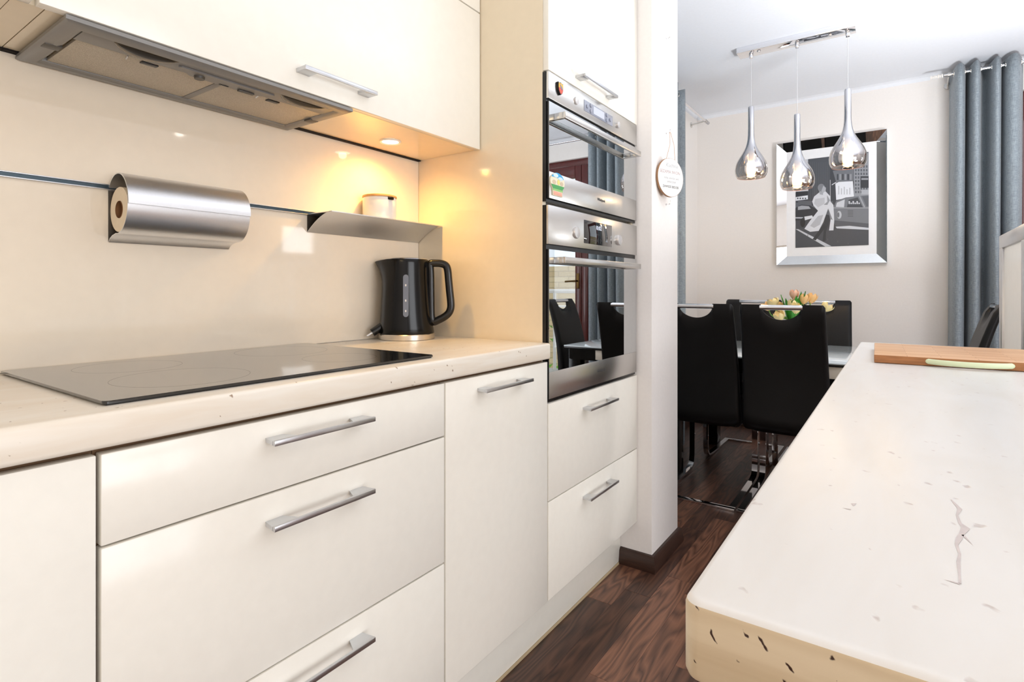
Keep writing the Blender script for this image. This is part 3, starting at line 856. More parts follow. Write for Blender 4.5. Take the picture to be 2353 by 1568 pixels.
d3 = front_panel('door', t, 1.3205, 1.9615, 1.661, ZC - .012)
bm = bm_new(); hz = 1.6905
box(bm, XF + .029, XF + .034, 1.478, 1.716, hz - .0045, hz + .0045, .0008)
for a, b in ((1.478, 1.512), (1.690, 1.716)): box(bm, XF, XF + .029, a, b, hz - .0042, hz + .0042, .0008)
obj('handle', bm, 'alu_h', d3)

def bar_handle(parent, z, y0=1.352, y1=1.908, proj=.037, h=.0185):
    bm = bm_new(); x1 = XF + proj
    box(bm, x1 - .009, x1, y0, y1, z - h / 2, z + h / 2, .0012)
    for a, b in ((y0, y0 + .011), (y1 - .011, y1)): box(bm, XF, x1 - .009, a, b, z - h / 2, z + h / 2, .001)
    return obj('handle', bm, 'steel', parent)
def knob(parent, y, z, r=.0185, proj=.012):
    bm = bm_new(); lathe(bm, [(r, XF), (r, XF + proj - .003), (r * .9, XF + proj), (.001, XF + proj + .001)], (0, y, z), 28, axis='X', cap0=True)
    return obj('knob', bm, 'button', parent)
# microwave
t = thing('microwave_oven', 'built-in stainless microwave with a mirrored door, above the oven', 'microwave', (-.95, 1.64, 1.2905))
obj('housing', B(-1.2, -.824, TY0 + .025, TY1 - .025, 1.2915, 1.655), 'black', t)
obj('housing_front', B(-.824, -.8075, TY0 + .0005, TY1 - .003, 1.2925, 1.6575), 'black', t)
p = obj('control_panel', B(-.8075, XF, TY0 + .0015, TY1 - .005, 1.582, 1.6575, .001), 'steel', t)
knob(p, 1.480, 1.617, .0115, .005); knob(p, 1.787, 1.619, .0115, .005)
s = obj('display', B(XF, XF + .0012, 1.534, 1.742, 1.603, 1.637, .0004), 'lcd', p)
M['lcdw'] = M['lcd_l']
obj('screen', B(XF + .0012, XF + .0016, 1.598, 1.676, 1.609, 1.633), 'lcd_l', p)
for y, z in ((1.552, 1.620), (1.577, 1.629), (1.577, 1.611), (1.694, 1.629), (1.694, 1.611), (1.722, 1.620)):
    bm = bm_new(); lathe(bm, [(.0062, XF + .0012), (.0062, XF + .004), (.0045, XF + .0045)], (0, y, z), 16, axis='X'); obj('button', bm, 'lcd', p)
d = obj('door', B(-.8075, XF - .0008, TY0 + .004, TY1 - .008, 1.301, 1.575, .001), 'black', t)
obj('door_glass', B(XF - .0008, XF, TY0 + .005, TY1 - .009, 1.3765, 1.574), 'door_mirror', d)
obj('door_trim', B(XF - .0008, XF + .0004, TY0 + .005, TY1 - .009, 1.3015, 1.3763, .0003), 'steel', d)
bar_handle(d, 1.5365)
text('badge', 'Whirlpool', .0135, 'ink', d, (XF + .0007, 1.655, 1.3385), FACE_X)
# oven
t = thing('built_in_oven', 'stainless built-in oven with a mirrored glass door and clock, below the microwave', 'oven', (-.95, 1.64, .722))
obj('housing', B(-1.25, -.824, TY0 + .025, TY1 - .025, .7215, 1.281), 'black', t)
obj('housing_front', B(-.824, -.8075, TY0 + .0005, TY1 - .003, .7265, 1.2822), 'black', t)
p = obj('control_panel', B(-.8075, XF, TY0 + .0015, TY1 - .005, 1.172, 1.282, .001), 'steel', t)
knob(p, 1.480, 1.217, .0185, .0065); knob(p, 1.795, 1.217, .0185, .0065)
s = obj('display', B(XF, XF + .0008, 1.534, 1.737, 1.189, 1.262, .0003), 'black_glass', p)
text('clock_digits', '10:02', .0195, 'led', p, (XF + .0010, 1.635, 1.2435), FACE_X)
text('menu_digits', 'ooo', .012, 'ink', p, (XF + .0010, 1.630, 1.2235), FACE_X)
text('menu_digits', '[o]  [=]', .016, 'ink', p, (XF + .0010, 1.640, 1.204), FACE_X)
d = obj('door', B(-.8075, XF - .0008, TY0 + .004, TY1 - .008, .7355, 1.158, .001), 'black', t)
obj('door_glass', B(XF - .0008, XF, TY0 + .005, TY1 - .009, .8115, 1.1575), 'door_mirror', d)
obj('door_trim', B(XF - .0008, XF + .0004, TY0 + .005, TY1 - .009, .736, .8113, .0003), 'steel', d)
bar_handle(d, 1.1275)
text('badge', 'Whirlpool', .0135, 'ink', d, (XF + .0007, 1.655, .778), FACE_X)

# magnets
t = thing('shield_magnet', 'small gold and red shield magnet on the microwave control panel', 'magnet', (XF, 1.376, 1.605))
sh = [(-.014, .017), (-.007, .0155), (0, .0185), (.007, .0155), (.014, .017), (.0145, .004), (.012, -.007), (.006, -.0145), (0, -.018), (-.006, -.0145), (-.012, -.007), (-.0145, .004)]
mc = (1.377, 1.622)
bm = bm_new(); prism(bm, [(mc[0] + a, mc[1] + b) for a, b in sh], 'X', XF + .0002, XF + .0075); obj('shield', bm, 'black', t)
cl = lambda f: [(mc[0] + a * .88, mc[1] + b * .88) for a, b in f]
bm = bm_new(); prism(bm, cl([(-.014, .017), (-.007, .0155), (0, .0185), (.007, .0155), (.014, .017), (.0145, .002), (-.0145, .002)]), 'X', XF + .0075, XF + .0082); obj('upper_field', bm, pbr('gold_enamel', srgb(240, 185, 70), .35), t)
bm = bm_new(); prism(bm, cl([(-.0145, .0015), (.0145, .0015), (.012, -.007), (.006, -.0145), (0, -.018), (-.006, -.0145), (-.012, -.007)]), 'X', XF + .0075, XF + .0082); obj('lower_field', bm, pbr('red_enamel', srgb(215, 90, 70), .35), t)
bm = bm_new(); prism(bm, [(mc[0] + a, mc[1] + b) for a, b in ((-.006, .010), (-.004, .012), (-.001, .009), (.005, .006), (.009, .001), (.006, -.003), (.001, -.001), (-.003, .001), (-.005, .006))], 'X', XF + .0082, XF + .0088); obj('emblem', bm, pbr('grey_enamel', srgb(130, 125, 150), .4), t)
t = thing('souvenir_magnet', 'bulb-shaped souvenir magnet with a blue and green landscape, on the microwave door', 'magnet', (XF, 1.363, 1.31))
def bulb_y(z):   # half width at height
    return 0
mc = (1.3645, 1.345)
out = []
for k in range(25):
    a = R(-42 + 264 * k / 24); out.append((mc[0] + .0395 * math.cos(a), mc[1] + .006 + .0265 * math.sin(a)))
out += [(mc[0] - .0265, mc[1] - .021), (mc[0] - .0255, mc[1] - .034), (mc[0] + .0255, mc[1] - .034), (mc[0] + .0265, mc[1] - .021)]
bm = bm_new(); prism(bm, out, 'X', XF + .0008, XF + .0045); obj('plate', bm, pbr('cream_print', srgb(240, 232, 205), .4), t)
cols = dict(sky=srgb(60, 170, 225), cloud=srgb(215, 238, 245), green=srgb(70, 165, 90), grn2=srgb(150, 205, 120), ribbon=srgb(240, 175, 150), yel=srgb(235, 225, 130), town=srgb(215, 195, 165))
for k, c in cols.items(): M['mg_' + k] = pbr('print_' + k, c, .4)
def clipband(z0, z1, n=10):
    L, Rr = [], []
    for i in range(n + 1):
        z = z0 + (z1 - z0) * i / n; h = (z - .006) / .0265
        w = .0395 * math.sqrt(max(0, 1 - h * h)) if z > -.012 else .0285
        L.append((mc[0] - w * .985, mc[1] + z)); Rr.append((mc[0] + w * .985, mc[1] + z))
    return Rr + list(reversed(L))
xx = XF + .0045
for nm, key, band in (('sky', 'mg_sky', (.018, .0322)), ('meadow', 'mg_green', (-.0145, -.003)), ('field', 'mg_grn2', (-.020, -.0148))):
    bm = bm_new(); prism(bm, clipband(*band), 'X', xx, xx + .0004); obj(nm, bm, key, t)
for (a, b, ra, rb, key, nm) in ((-.012, .024, .014, .006, 'mg_cloud', 'cloud'), (.015, .0175, .014, .005, 'mg_cloud', 'cloud'), (-.02, .004, .010, .006, 'mg_town', 'house'), (.004, .006, .007, .008, 'mg_yel', 'house'), (.022, .004, .009, .006, 'mg_town', 'house')):
    bm = bm_new(); prism(bm, [(mc[0] + a + ra * math.cos(2 * PI * k / 14), mc[1] + b + rb * math.sin(2 * PI * k / 14)) for k in range(14)], 'X', xx + .0004, xx + .0007); obj(nm, bm, key, t)
bm = bm_new(); box(bm, xx, xx + .0006, mc[0] - .024, mc[0] + .024, mc[1] - .0325, mc[1] - .0215, .0003); obj('ribbon', bm, 'mg_ribbon', t)

# ================================================================ WALL STUB: sign and hooks
PX = -.744
def hook(z, label):
    t = thing('wall_hook', label, 'hook', (PX, 2.116, z), 'screw hooks on the wall end')
    bm = bm_new(); tube(bm, [(PX, 2.116, z), (PX + .012, 2.116, z), (PX + .016, 2.116, z + .002), (PX + .017, 2.116, z + .014)], .0016, 8)
    obj('hook_wire', bm, 'chrome', t)
    bm = bm_new(); lathe(bm, [(.0042, PX), (.0042, PX + .002)], (0, 2.116, z), 14, axis='X'); obj('collar', bm, 'chrome', t)
hook(2.030, 'topmost of three small metal hooks on the wall end, nothing on it')
hook(1.657, 'middle of three small metal hooks on the wall end, holding the round sign')
hook(1.378, 'lowest of three small metal hooks on the wall end, just below the round sign')
t = thing('door_sign', 'round white wooden sign with lettering hanging from string on the wall end', 'sign', (0, 0, 0))
sr = .0745
bm = bm_new(); lathe(bm, [(sr, -.004), (sr, .004)], (0, 0, 0), 56, axis='X'); obj('disc', bm, 'wood_edge', t)
bm = bm_new(); lathe(bm, [(sr - .0012, .004), (sr - .0012, .0044)], (0, 0, 0), 56, axis='X'); obj('face', bm, 'sign', t)
for s, sz, y, z, m, shx in (('Kuchnia', .022, .006, .046, 'ink_l', .3), ('SEZAMA IWON', .0172, -.004, .020, 'ink_r', 0), ('tutaj zawsze jest', .013, .004, -.002, 'ink_l', .2), ('smacznie', .014, .004, -.016, 'ink_l', .2), ('ZAWSZE BEDZIE', .0125, 0, -.036, 'ink', 0)):
    text('lettering', s, sz, m, t, (.0047, y, z), FACE_X, .0001, shear=shx)
ty = (1.657 + .002 - 1.472)
for s in (-1, 1):
    bm = bm_new(); tube(bm, [(.003, s * .026, .064), (-.004, s * .012 + .018, .13), (-.028, s * .002 + .036, ty)], .0011, 6); obj('string', bm, 'string', t)
t.location = (PX + .031, 2.072, 1.472); t.rotation_euler = (0, 0, R(-20)); ORG[t.name] = Vector(t.location)

# ================================================================ ISLAND
ZI = .895
t = thing('island_worktop', 'travertine island top with rounded edges and dark pits along its near end', 'worktop', (.33, 1.06, ZI - .040))
bm = bm_new()
zt, zb_ = ZI, ZI - .0395
rings = []
for ins, z in ((.004, zb_), (.0012, zb_ + .0012), (0, zb_ + .004), (0, zt - .004), (.0006, zt - .0022), (.0019, zt - .0007), (.004, zt)):
    rings.append([Vector((x, y, z)) for x, y in rrect(-.0862 + ins, .95 - ins, .2665 + ins, 1.852 - ins, .0085 - ins * .9, 6)])
ring_loft(bm, rings)
for f in bm.faces: f.material_index = 0 if min(v.co.z for v in f.verts) > zt - .0023 else 1
obj('slab', bm, ['stone', 'stone_edge'], t)
bm = bm_new()
vein = [(.0315, .500), (.0335, .490), (.035, .482), (.0325, .468), (.033, .453), (.0352, .446), (.032, .432), (.0305, .425), (.0285, .414), (.029, .40), (.0275, .388), (.0268, .372), (.0262, .360)]
wd = [.0004, .0009, .0013, .0006, .0009, .0022, .0013, .0016, .0008, .0006, .0009, .0005, .0006]
Lf = [bm.verts.new((x - w, y, ZI + .0002)) for (x, y), w in zip(vein, wd)]; Rg = [bm.verts.new((x + w, y, ZI + .0002)) for (x, y), w in zip(vein, wd)]
for i in range(len(vein) - 1): bm.faces.new((Lf[i], Rg[i], Rg[i + 1], Lf[i + 1]))
for tri in (((.032, .432), (.0365, .4175), (.0335, .433)), ((.0195, .3605), (.0262, .3585), (.0262, .3605)), ((-.031, .4385), (-.026, .4375), (-.0255, .4395)), ((-.0265, .451), (-.0232, .4535), (-.0245, .4465))):
    bm.faces.new([bm.verts.new((x, y, ZI + .0002)) for x, y in tri])
obj('vein', bm, 'vein', t)
t = thing('island_support', 'cream panel support under the far end of the travertine island top', 'panel', (.5, 1.7, 0))  # unseen base kept slim and open so light passes beneath the slab
obj('panel', B(.08, .90, 1.70, 1.74, .0, ZI - .0400, .002), 'front', t); bm = bm_new(); lathe(bm, [(.045, .0), (.045, .006), (.03, .008), (.03, ZI - .05), (.045, ZI - .046), (.045, ZI - .040)], (.82, .45, 0), 28); obj('leg', bm, 'chrome', t)

# chopping board
t = thing('chopping_board', 'thick bamboo chopping board with a pale green handle on the island', 'chopping board', (0, 0, 0))
bw, bd, bh = .46, .295, .0165
bm = box(bm_new(), 0, bw, 0, bd, .0005, bh, .0015)
bm.normal_update()
for f in bm.faces: f.material_index = 0 if f.normal.z > .7 else 1
obj('plank', bm, ['board', 'board_edge'], t).name = 'board'
bm = bm_new(); pts = []
for k in range(17):
    q = k / 16; u = .088 + .122 * q; pts.append((u, -.002 - .023 * math.sin(PI * q) ** .75, .0092))
tube(bm, pts, .0042, 12, ry=.0052)
for e in (pts[0], pts[-1]):
    for v in bmesh.ops.create_uvsphere(bm, u_segments=12, v_segments=8, radius=.0046)['verts']: v.co += Vector(e)
obj('handle', bm, 'mint', t, sharp=60, label='pale green bowed carrying handle')
t.location = (-.0385, 1.3415, ZI + .0002); t.rotation_euler = (0, 0, R(1.5)); ORG[t.name] = Vector(t.location)

# aluminium-framed cabinet beyond the island
t = thing('framed_glass_cabinet', 'cream glass-fronted cabinet in an aluminium frame, at the right edge past the island', 'cabinet', (.45, 2.08, 0))
cX, cY0, cY1, cZ = .262, 1.868, 2.292, 1.2115
obj('body', B(cX + .02, cX + .38, cY0, cY1, .0, cZ, .002), 'carcass', t)
bm = bm_new()
box(bm, cX, cX + .02, cY0, cY1, cZ - .040, cZ, .0015); box(bm, cX, cX + .02, cY1 - .052, cY1, .03, cZ - .040, .0015)
box(bm, cX, cX + .02, cY0, cY0 + .05, .03, cZ - .040, .0015); box(bm, cX, cX + .02, cY0 + .05, cY1 - .052, .03, .07, .0015)
fr = obj('door_frame', bm, 'alu_h', t)
obj('door_glass', B(cX + .006, cX + .012, cY0 + .045, cY1 - .047, .065, cZ - .035), 'front', fr)

# ================================================================ DINING
TZ = .70
t = thing('dining_table', 'dining table with a white glass top and black frame, under the pendant lights', 'table', (-.49, 3.44, 0))
tx0, tx1, ty0, ty1 = -1.08, .09, 2.972, 3.915
obj('glass_top', B(tx0, tx1, ty0, ty1, TZ - .008, TZ, .002), 'glass_white', t)
obj('top_frame', B(tx0 + .001, tx1 - .001, ty0 + .001, ty1 - .001, TZ - .020, TZ - .0085, .001), 'black_gloss', t)
bm = bm_new()
box(bm, tx0 + .02, -.265, ty0 + .012, ty0 + .032, TZ - .085, TZ - .0205); box(bm, tx0 + .02, tx1 - .02, ty1 - .032, ty1 - .012, TZ - .085, TZ - .0205)
box(bm, tx0 + .02, tx0 + .04, ty0 + .033, ty1 - .033, TZ - .085, TZ - .0205); box(bm, tx1 - .04, tx1 - .02, ty0 + .033, ty1 - .033, TZ - .085, TZ - .0205)
obj('apron', bm, 'black_gloss', t)
obj('apron', B(-.119, tx1 - .041, ty0 + .012, ty0 + .032, TZ - .085, TZ - .0205), 'black_gloss', t)
obj('extension_rail', B(-.264, -.12, ty0 + .012, ty0 + .032, TZ - .078, TZ - .0205, .001), 'carcass', t, label='cream rail under the right half of the table edge')
for x in (tx0 + .015, tx1 - .095):
    for y in (ty0 + .035, ty1 - .115):
        bm = bm_new(); box(bm, x, x + .08, y, y + .08, .0, TZ - .0205, .002); obj('leg', bm, 'black_gloss', t)

def chair_curve(z):
    """y of the back rest centre line at height z"""
    q = (z - .36) / (.975 - .36)
    return -.150 - .06 * q - .05 * q * q + .02 * math.sin(PI * q)
def make_chair():
    t = thing('dining_chair', 'x', 'chair', (0, 0, 0), 'cantilever chairs round the dining table')
    # back rest with U-shaped grip cut-out
    N, Mr = 44, 16; zb, zt = .365, .975
    def half(z): return .189 - .014 * (z - zb) / (zt - zb)
    cut, dep = .083, .066
    xsn = sorted(set([round(-1 + 2 * i / N, 4) for i in range(N + 1)]))
    def ztop(x):
        a = abs(x) * half(zt)
        if a < cut: return zt - .004 - dep * math.sqrt(max(0, 1 - (a / cut) ** 2)) ** 1.0
        e = (half(zt) - a)
        if e < .012: return zt - .012 * (1 - math.sqrt(max(0, 1 - ((.012 - e) / .012) ** 2)))
        return zt
    xsn = sorted(set(xsn + [s * (cut / half(zt)) * f for s in (-1, 1) for f in (.9, .95, .98, .995, 1.004)]))
    bm = bm_new(); F, G = [], []
    for s in xsn:
        zt_s = ztop(s); colF, colG = [], []
        zb_s = zb + .03 * abs(s) ** 6
        for k in range(Mr + 1):
            z = zb_s + (zt_s - zb_s) * k / Mr
            x = s * half(z)
            ed = min((1 - abs(s)) * half(z), (zt_s - z), (z - zb_s))
            th = (.026 - .010 * (z - zb) / (zt - zb)) * math.sqrt(max(.04, 1 - (1 - min(1, ed / .014)) ** 2))
            y = chair_curve(z); colF.append(bm.verts.new((x, y + th, z))); colG.append(bm.verts.new((x, y - th, z)))
        F.append(colF); G.append(colG)
    n = len(xsn)
    for i in range(n - 1):
        for k in range(Mr):
            bm.faces.new((F[i][k], F[i + 1][k], F[i + 1][k + 1], F[i][k + 1])); bm.faces.new((G[i][k], G[i][k + 1], G[i + 1][k + 1], G[i + 1][k]))
        bm.faces.new((F[i][Mr], F[i + 1][Mr], G[i + 1][Mr], G[i][Mr])); bm.faces.new((F[i][0], G[i][0], G[i + 1][0], F[i + 1][0]))
    for k in range(Mr):
        bm.faces.new((F[0][k], F[0][k + 1], G[0][k + 1], G[0][k])); bm.faces.new((F[-1][k], G[-1][k], G[-1][k + 1], F[-1][k + 1]))
    obj('backrest', bm, 'leather', t, sharp=70)
    bm = bm_new(); box(bm, -.186, .186, -.155, .285, .365, .432, .022, 4)
    obj('seat', bm, 'leather', t, sharp=70)
    bm = bm_new(); tube(bm, [(-.088, chair_curve(.962), .962), (.088, chair_curve(.962), .962)], .0118, 14); obj('grip_bar', bm, 'chrome', t)
    w, h = .0145, .006
    for s in (-1, 1):
        x = s * .171
        P = [(x, .262, .366), (x, .262, .12), (x, .260, .075), (x, .252, .045), (x, .236, .026), (x, .21, .017), (x, .15, .013), (x, 0, .0085), (x, -.22, .0065), (x, -.2465, .0065)]
        bm = bm_new(); rings = []
        for i, p in enumerate(P):
            p = Vector(p); d = Vector(P[min(i + 1, len(P) - 1)]) - Vector(P[max(i - 1, 0)]); d.normalize()
            nn = Vector((1, 0, 0)).cross(d).normalized(); a = Vector((1, 0, 0))
            rings.append([p + a * w + nn * h, p - a * w + nn * h, p - a * w - nn * h, p + a * w - nn * h])
        ring_loft(bm, rings); obj('leg', bm, 'chrome', t)
    obj('floor_bar', B(-.186, .186, -.277, -.2475, .0005, .0125, .001), 'chrome', t)
    return t
ch = make_chair()
spots = [(-.812, 2.985, 0, 'black leather cantilever chair with its back to us, half hidden by the wall end'),
         (-.430, 2.985, 0, 'black leather cantilever chair with its back to us, half hidden by the island'),
         (-.795, 3.725, 180, 'black chair facing us on the far side of the table, behind the left near chair'),
         (-.405, 3.725, 180, 'black chair facing us on the far side of the table, right of the tulips'),
         (.125, 3.44, 90, 'black chair seen from the side at the right end of the table, by the curtain')]
trees = [ch] + [copy_tree(ch) for _ in spots[1:]]
for c, (x, y, a, lab) in zip(trees, spots):
    c.location = (x, y, 0.0); c.rotation_euler = (0, 0, R(a)); c['label'] = lab

# tulips
VC = Vector((-.475, 3.45, TZ))
t = thing('flower_vase', 'white vase of tulips standing on the glass table', 'vase', VC)
bm = bm_new(); lathe(bm, [(.04, .0005), (.052, .01), (.058, .06), (.05, .11), (.036, .15), (.04, .17), (.037, .17), (.033, .15), (.046, .11), (.05, .02)], VC, 28, cap1=False); obj('vase_body', bm, 'white', t)
def tulip(tip, kind, lab, open_=0.0, leaf=True):
    tip = Vector(tip); top = VC + Vector((0, 0, .17))
    root = VC + Vector(((tip.x - VC.x) * .12, (tip.y - VC.y) * .12, .05))
    t = thing('tulip', lab, 'flower', root, 'tulips in the vase')
    neck = VC + Vector(((tip.x - VC.x) * .2, (tip.y - VC.y) * .2, .165))
    base = tip - Vector((0, 0, .020))
    bend = Vector((tip.x, tip.y, tip.z - .05)) * .8 + neck * .2
    bm = bm_new(); tube(bm, smooth_open([root, neck, bend, base], 5), .0032, 8); obj('stem', bm, 'stem', t)
    ax = (base - bend).normalized(); q = Vector((0, 0, 1)).rotation_difference(ax if ax.z > .2 else Vector((ax.x, ax.y, .3)).normalized())
    for k in range(6):
        a0 = 2 * PI * k / 6; inner = k % 2
        bm = bm_new(); rows = []
        for i in range(7):
            s = i / 6; rr = (.0265 if not inner else .024) * (math.sin(PI * (.08 + .62 * s)) ) * (1 + open_ * s)
            zz = -.004 + .060 * s * (1 - .25 * open_); w = math.sin(PI * min(1, .06 + .94 * s)) ** .7 * .62 if s < .99 else .02
            rows.append([q @ Vector((rr * math.cos(a0 + w * (j / 2 - 1)), rr * math.sin(a0 + w * (j / 2 - 1)), zz)) + base for j in range(5)])
        ring_loft(bm, rows, False, False, False); obj('petal', bm, kind, t, sharp=80)
    if leaf:
        dr = Vector((tip.x - VC.x + random.uniform(-.05, .05), tip.y - VC.y + random.uniform(-.06, .02), 0)); dr = dr.normalized() if dr.length > 1e-4 else Vector((1, 0, 0))
        bm = bm_new(); rows = []; sd = dr.cross(Vector((0, 0, 1)))
        H = random.uniform(.13, .19)
        for i in range(9):
            s = i / 8; c = neck + dr * (.04 * s ** 1.3) + Vector((0, 0, H * s - .02)); w = .019 * math.sin(PI * (.1 + .9 * s)) ** .8 + .0004
            rows.append([c - sd * w + dr * .004, c, c + sd * w + dr * .004])
        ring_loft(bm, rows, False, False, False); obj('leaf', bm, 'leaf', t, sharp=80)
for p, kind, lab, op, lf in (
    ((-.606, 3.45, .945), 'petal', 'peach tulip drooping furthest left over the chair bar', .35, True),
    ((-.570, 3.43, .965), 'petal_y', 'cream open tulip just right of the leftmost peach one', .4, True),
    ((-.548, 3.47, .940), 'petal', 'small peach tulip low at the left, under the cream one', .35, True),
    ((-.475, 3.45, 1.008), 'petal_p', 'single pink tulip standing highest of the bunch', 0, True),
    ((-.478, 3.42, .955), 'petal_y', 'cream tulip directly beneath the tall pink one', .1, True),
    ((-.428, 3.44, .985), 'petal', 'left of the paired upright peach tulips', .05, True),
    ((-.395, 3.46, .990), 'petal', 'right of the paired upright peach tulips', .05, True),
    ((-.330, 3.45, .945), 'petal_y', 'pale tulip drooping furthest right above the chair corner', .35, True),
    ((-.530, 3.38, .893), 'petal_y', 'cream tulip hanging low, seen through the chair grip', .3, True),
    ((-.455, 3.36, .935), 'petal_y', 'small cream tulip in the middle among the leaves', .1, True)):
    tulip(p, kind, lab, op, lf)

# pendant light
t = thing('pendant_light', 'chrome ceiling bar with three drop-shaped chrome glass pendants over the table', 'pendant light', (-.45, 3.355, 1.6))
obj('ceiling_bar', B(-.752, -.176, 3.308, 3.402, ZC - .031, ZC - .0005, .0012), 'chrome', t)
shade_prof = [(.0735, .0), (.0795, .008), (.0845, .022), (.0862, .045), (.0830, .068), (.0760, .090), (.0655, .110), (.0530, .130), (.0410, .150), (.0310, .170), (.0240, .192), (.0195, .215), (.0172, .242), (.0162, .28), (.0158, .40), (.0140, .405)]
for x, zb in ((-.683, 1.683), (-.4476, 1.596), (-.211, 1.684)):
    c = Vector((x, 3.355, zb))
    bm = bm_new(); lathe(bm, shade_prof, c, 40, cap0=False)
    s = obj('shade', bm, 'shade', t, sharp=60, pivot=c)
    bm = bm_new(); lathe(bm, [(.0735, .0003), (.0742, -.0008), (.0725, -.0008)], c, 40, cap0=False, cap1=False); obj('rim', bm, pbr('copper_rim', srgb(150, 95, 65), .3, .7) if 'copper_rim' not in bpy.data.materials else bpy.data.materials['copper_rim'], s)
    bm = bm_new(); lathe(bm, [(.006, .015), (.020, .018), (.024, .03), (.024, .078), (.018, .088), (.012, .094)], c, 24); obj('bulb', bm, 'bulb', s)
    bm = bm_new(); lathe(bm, [(.012, .0945), (.014, .10), (.014, .15)], c, 20); obj('socket', bm, 'white', s)
    bm = bm_new(); tube(bm, [c + Vector((0, 0, .405)), Vector((x, 3.355, ZC - .055))], .0016, 8); obj('cord', bm, pbr('clear_cord', srgb(215, 215, 218), .3) if 'clear_cord' not in bpy.data.materials else bpy.data.materials['clear_cord'], t)
    bm = bm_new(); lathe(bm, [(.009, ZC - .058), (.011, ZC - .05), (.011, ZC - .0315)], (x, 3.355, 0), 20); obj('cord_grip', bm, 'chrome', t)
    pl = bpy.data.lights.new('pendant_lamp', 'POINT'); pl.energy = 1.6; pl.color = (1.0, .72, .42); pl.shadow_soft_size = .025
    po = bpy.data.objects.new('pendant_lamp', pl); COL.objects.link(po); po.parent = t; po.location = c + Vector((0, 0, -.006)) - origin(t)
for x in (-.64, -.29):
    bm = bm_new(); lathe(bm, [(.001, ZC - .041), (.008, ZC - .039), (.010, ZC - .0315)], (x, 3.34, 0), 16); obj('cap_nut', bm, 'chrome', t)

# picture
t = thing('framed_print', 'black and white street photograph in a mirrored frame on the back wall', 'picture', (-.38, YB, 1.225))
px0, px1, pz0, pz1 = -.722, -.055, 1.222, 2.106
yb, yf = YB - .001, YB - .046
ix0, ix1, iz0, iz1 = px0 + .062, px1 - .058, pz0 + .062, pz1 - .064
def strip(poly_o, poly_i):
    """bevelled mirror strip: outer edge low, inner edge proud"""
    bm = bm_new()
    o0, o1 = poly_o; i0, i1 = poly_i
    fo = yf; fi = yf + .030
    V = [bm.verts.new(p) for p in ((o0[0], yb, o0[1]), (o1[0], yb, o1[1]), (i1[0], yb, i1[1]), (i0[0], yb, i0[1]),
                                   (o0[0], fo, o0[1]), (o1[0], fo, o1[1]), (i1[0], fi, i1[1]), (i0[0], fi, i0[1]))]
    for q in ((0, 1, 2, 3), (4, 7, 6, 5), (0, 4, 5, 1), (3, 2, 6, 7), (0, 3, 7, 4), (1, 5, 6, 2)): bm.faces.new([V[k] for k in q])
    bmesh.ops.recalc_face_normals(bm, faces=bm.faces)
    return obj('mirror_strip', bm, 'mirror', t, sharp=10)
O = [(px0, pz0), (px1, pz0), (px1, pz1), (px0, pz1)]; I = [(ix0, iz0), (ix1, iz0), (ix1, iz1), (ix0, iz1)]
for k in range(4): strip((O[k], O[(k + 1) % 4]), (I[k], I[(k + 1) % 4]))
obj('mat', B(ix0, ix1, YB - .0152, YB - .002, iz0, iz1), pbr('white_passepartout', srgb(246, 248, 251), .6), t)
gx0, gx1, gz0, gz1 = -.602, -.158, 1.344, 1.975
def pt(x, y):
    u = (x - 72) / 1080.0; top = 180 - 135 * u; bot = 1505 - 50 * u
    v = 1 - (y - top) / (bot - top)
    return (gx0 + (gx1 - gx0) * u, gz0 + (gz1 - gz0) * min(1, max(0, v)))
G = {}
def grey(v):
    if v not in G: G[v] = pbr('print_grey_%d' % v, srgb(v, min(255, v + 5), min(255, v + 13)), .45)
    return G[v]
lay = [0]; pr_b = bm_new(); pr_m = []
def poly(pts, g):
    m = grey(g)
    if m not in pr_m: pr_m.append(m)
    lay[0] += 1; y = YB - .0156 - lay[0] * .00003
    vs = [pr_b.verts.new((q[0], y, q[1])) for q in (pt(*p) for p in pts)]
    try: f = pr_b.faces.new(vs); f.material_index = pr_m.index(m)
    except ValueError: pass
def quad(x0, y0, x1, y1, g): poly([(x0, y0), (x1, y0), (x1, y1), (x0, y1)], g)
def ell(cx, cy, rx, ry, g, n=20): poly([(cx + rx * math.cos(2 * PI * k / n), cy + ry * math.sin(2 * PI * k / n)) for k in range(n)], g)
poly([(72, 180), (1152, 45), (1152, 1455), (72, 1505)], 66)
poly([(72, 180), (270, 155), (270, 640), (72, 660)], 200)
for k in range(7): poly([(80, 215 + 60 * k), (262, 200 + 60 * k), (262, 222 + 60 * k), (80, 240 + 60 * k)], 165 if k % 2 else 120)
poly([(268, 158), (600, 112), (610, 820), (350, 820), (345, 600), (268, 600)], 78)
for k in range(9): quad(300 + 32 * k, 200, 306 + 32 * k, 780, 88)
poly([(600, 112), (950, 70), (950, 700), (600, 800)], 62)
poly([(640, 330), (940, 290), (940, 480), (690, 510)], 112)
for k in range(6): quad(700 + 38 * k, 380, 722 + 38 * k, 470, 150 if k % 2 else 60)
poly([(945, 270), (1152, 45), (1152, 720), (945, 720)], 150)
for i in range(5):
    for k in range(8): quad(962 + 38 * i, 250 + 55 * k, 984 + 38 * i, 285 + 55 * k, 92)
poly([(678, 525), (730, 500), (930, 488), (946, 720), (690, 775)], 232)
for k in range(5): quad(720 + 40 * k, 560 + (k * 37) % 60, 735 + 40 * k, 690, 190)
quad(1038, 415, 1152, 590, 50); quad(1050, 440, 1145, 470, 150); quad(1050, 620, 1152, 690, 175)
poly([(80, 655), (262, 640), (262, 700), (80, 720)], 40)
poly([(75, 735), (265, 705), (265, 765), (75, 790)], 228)
for k in range(4): quad(95 + 40 * k, 742, 120 + 40 * k, 765, 90)
quad(75, 790, 640, 1010, 92)
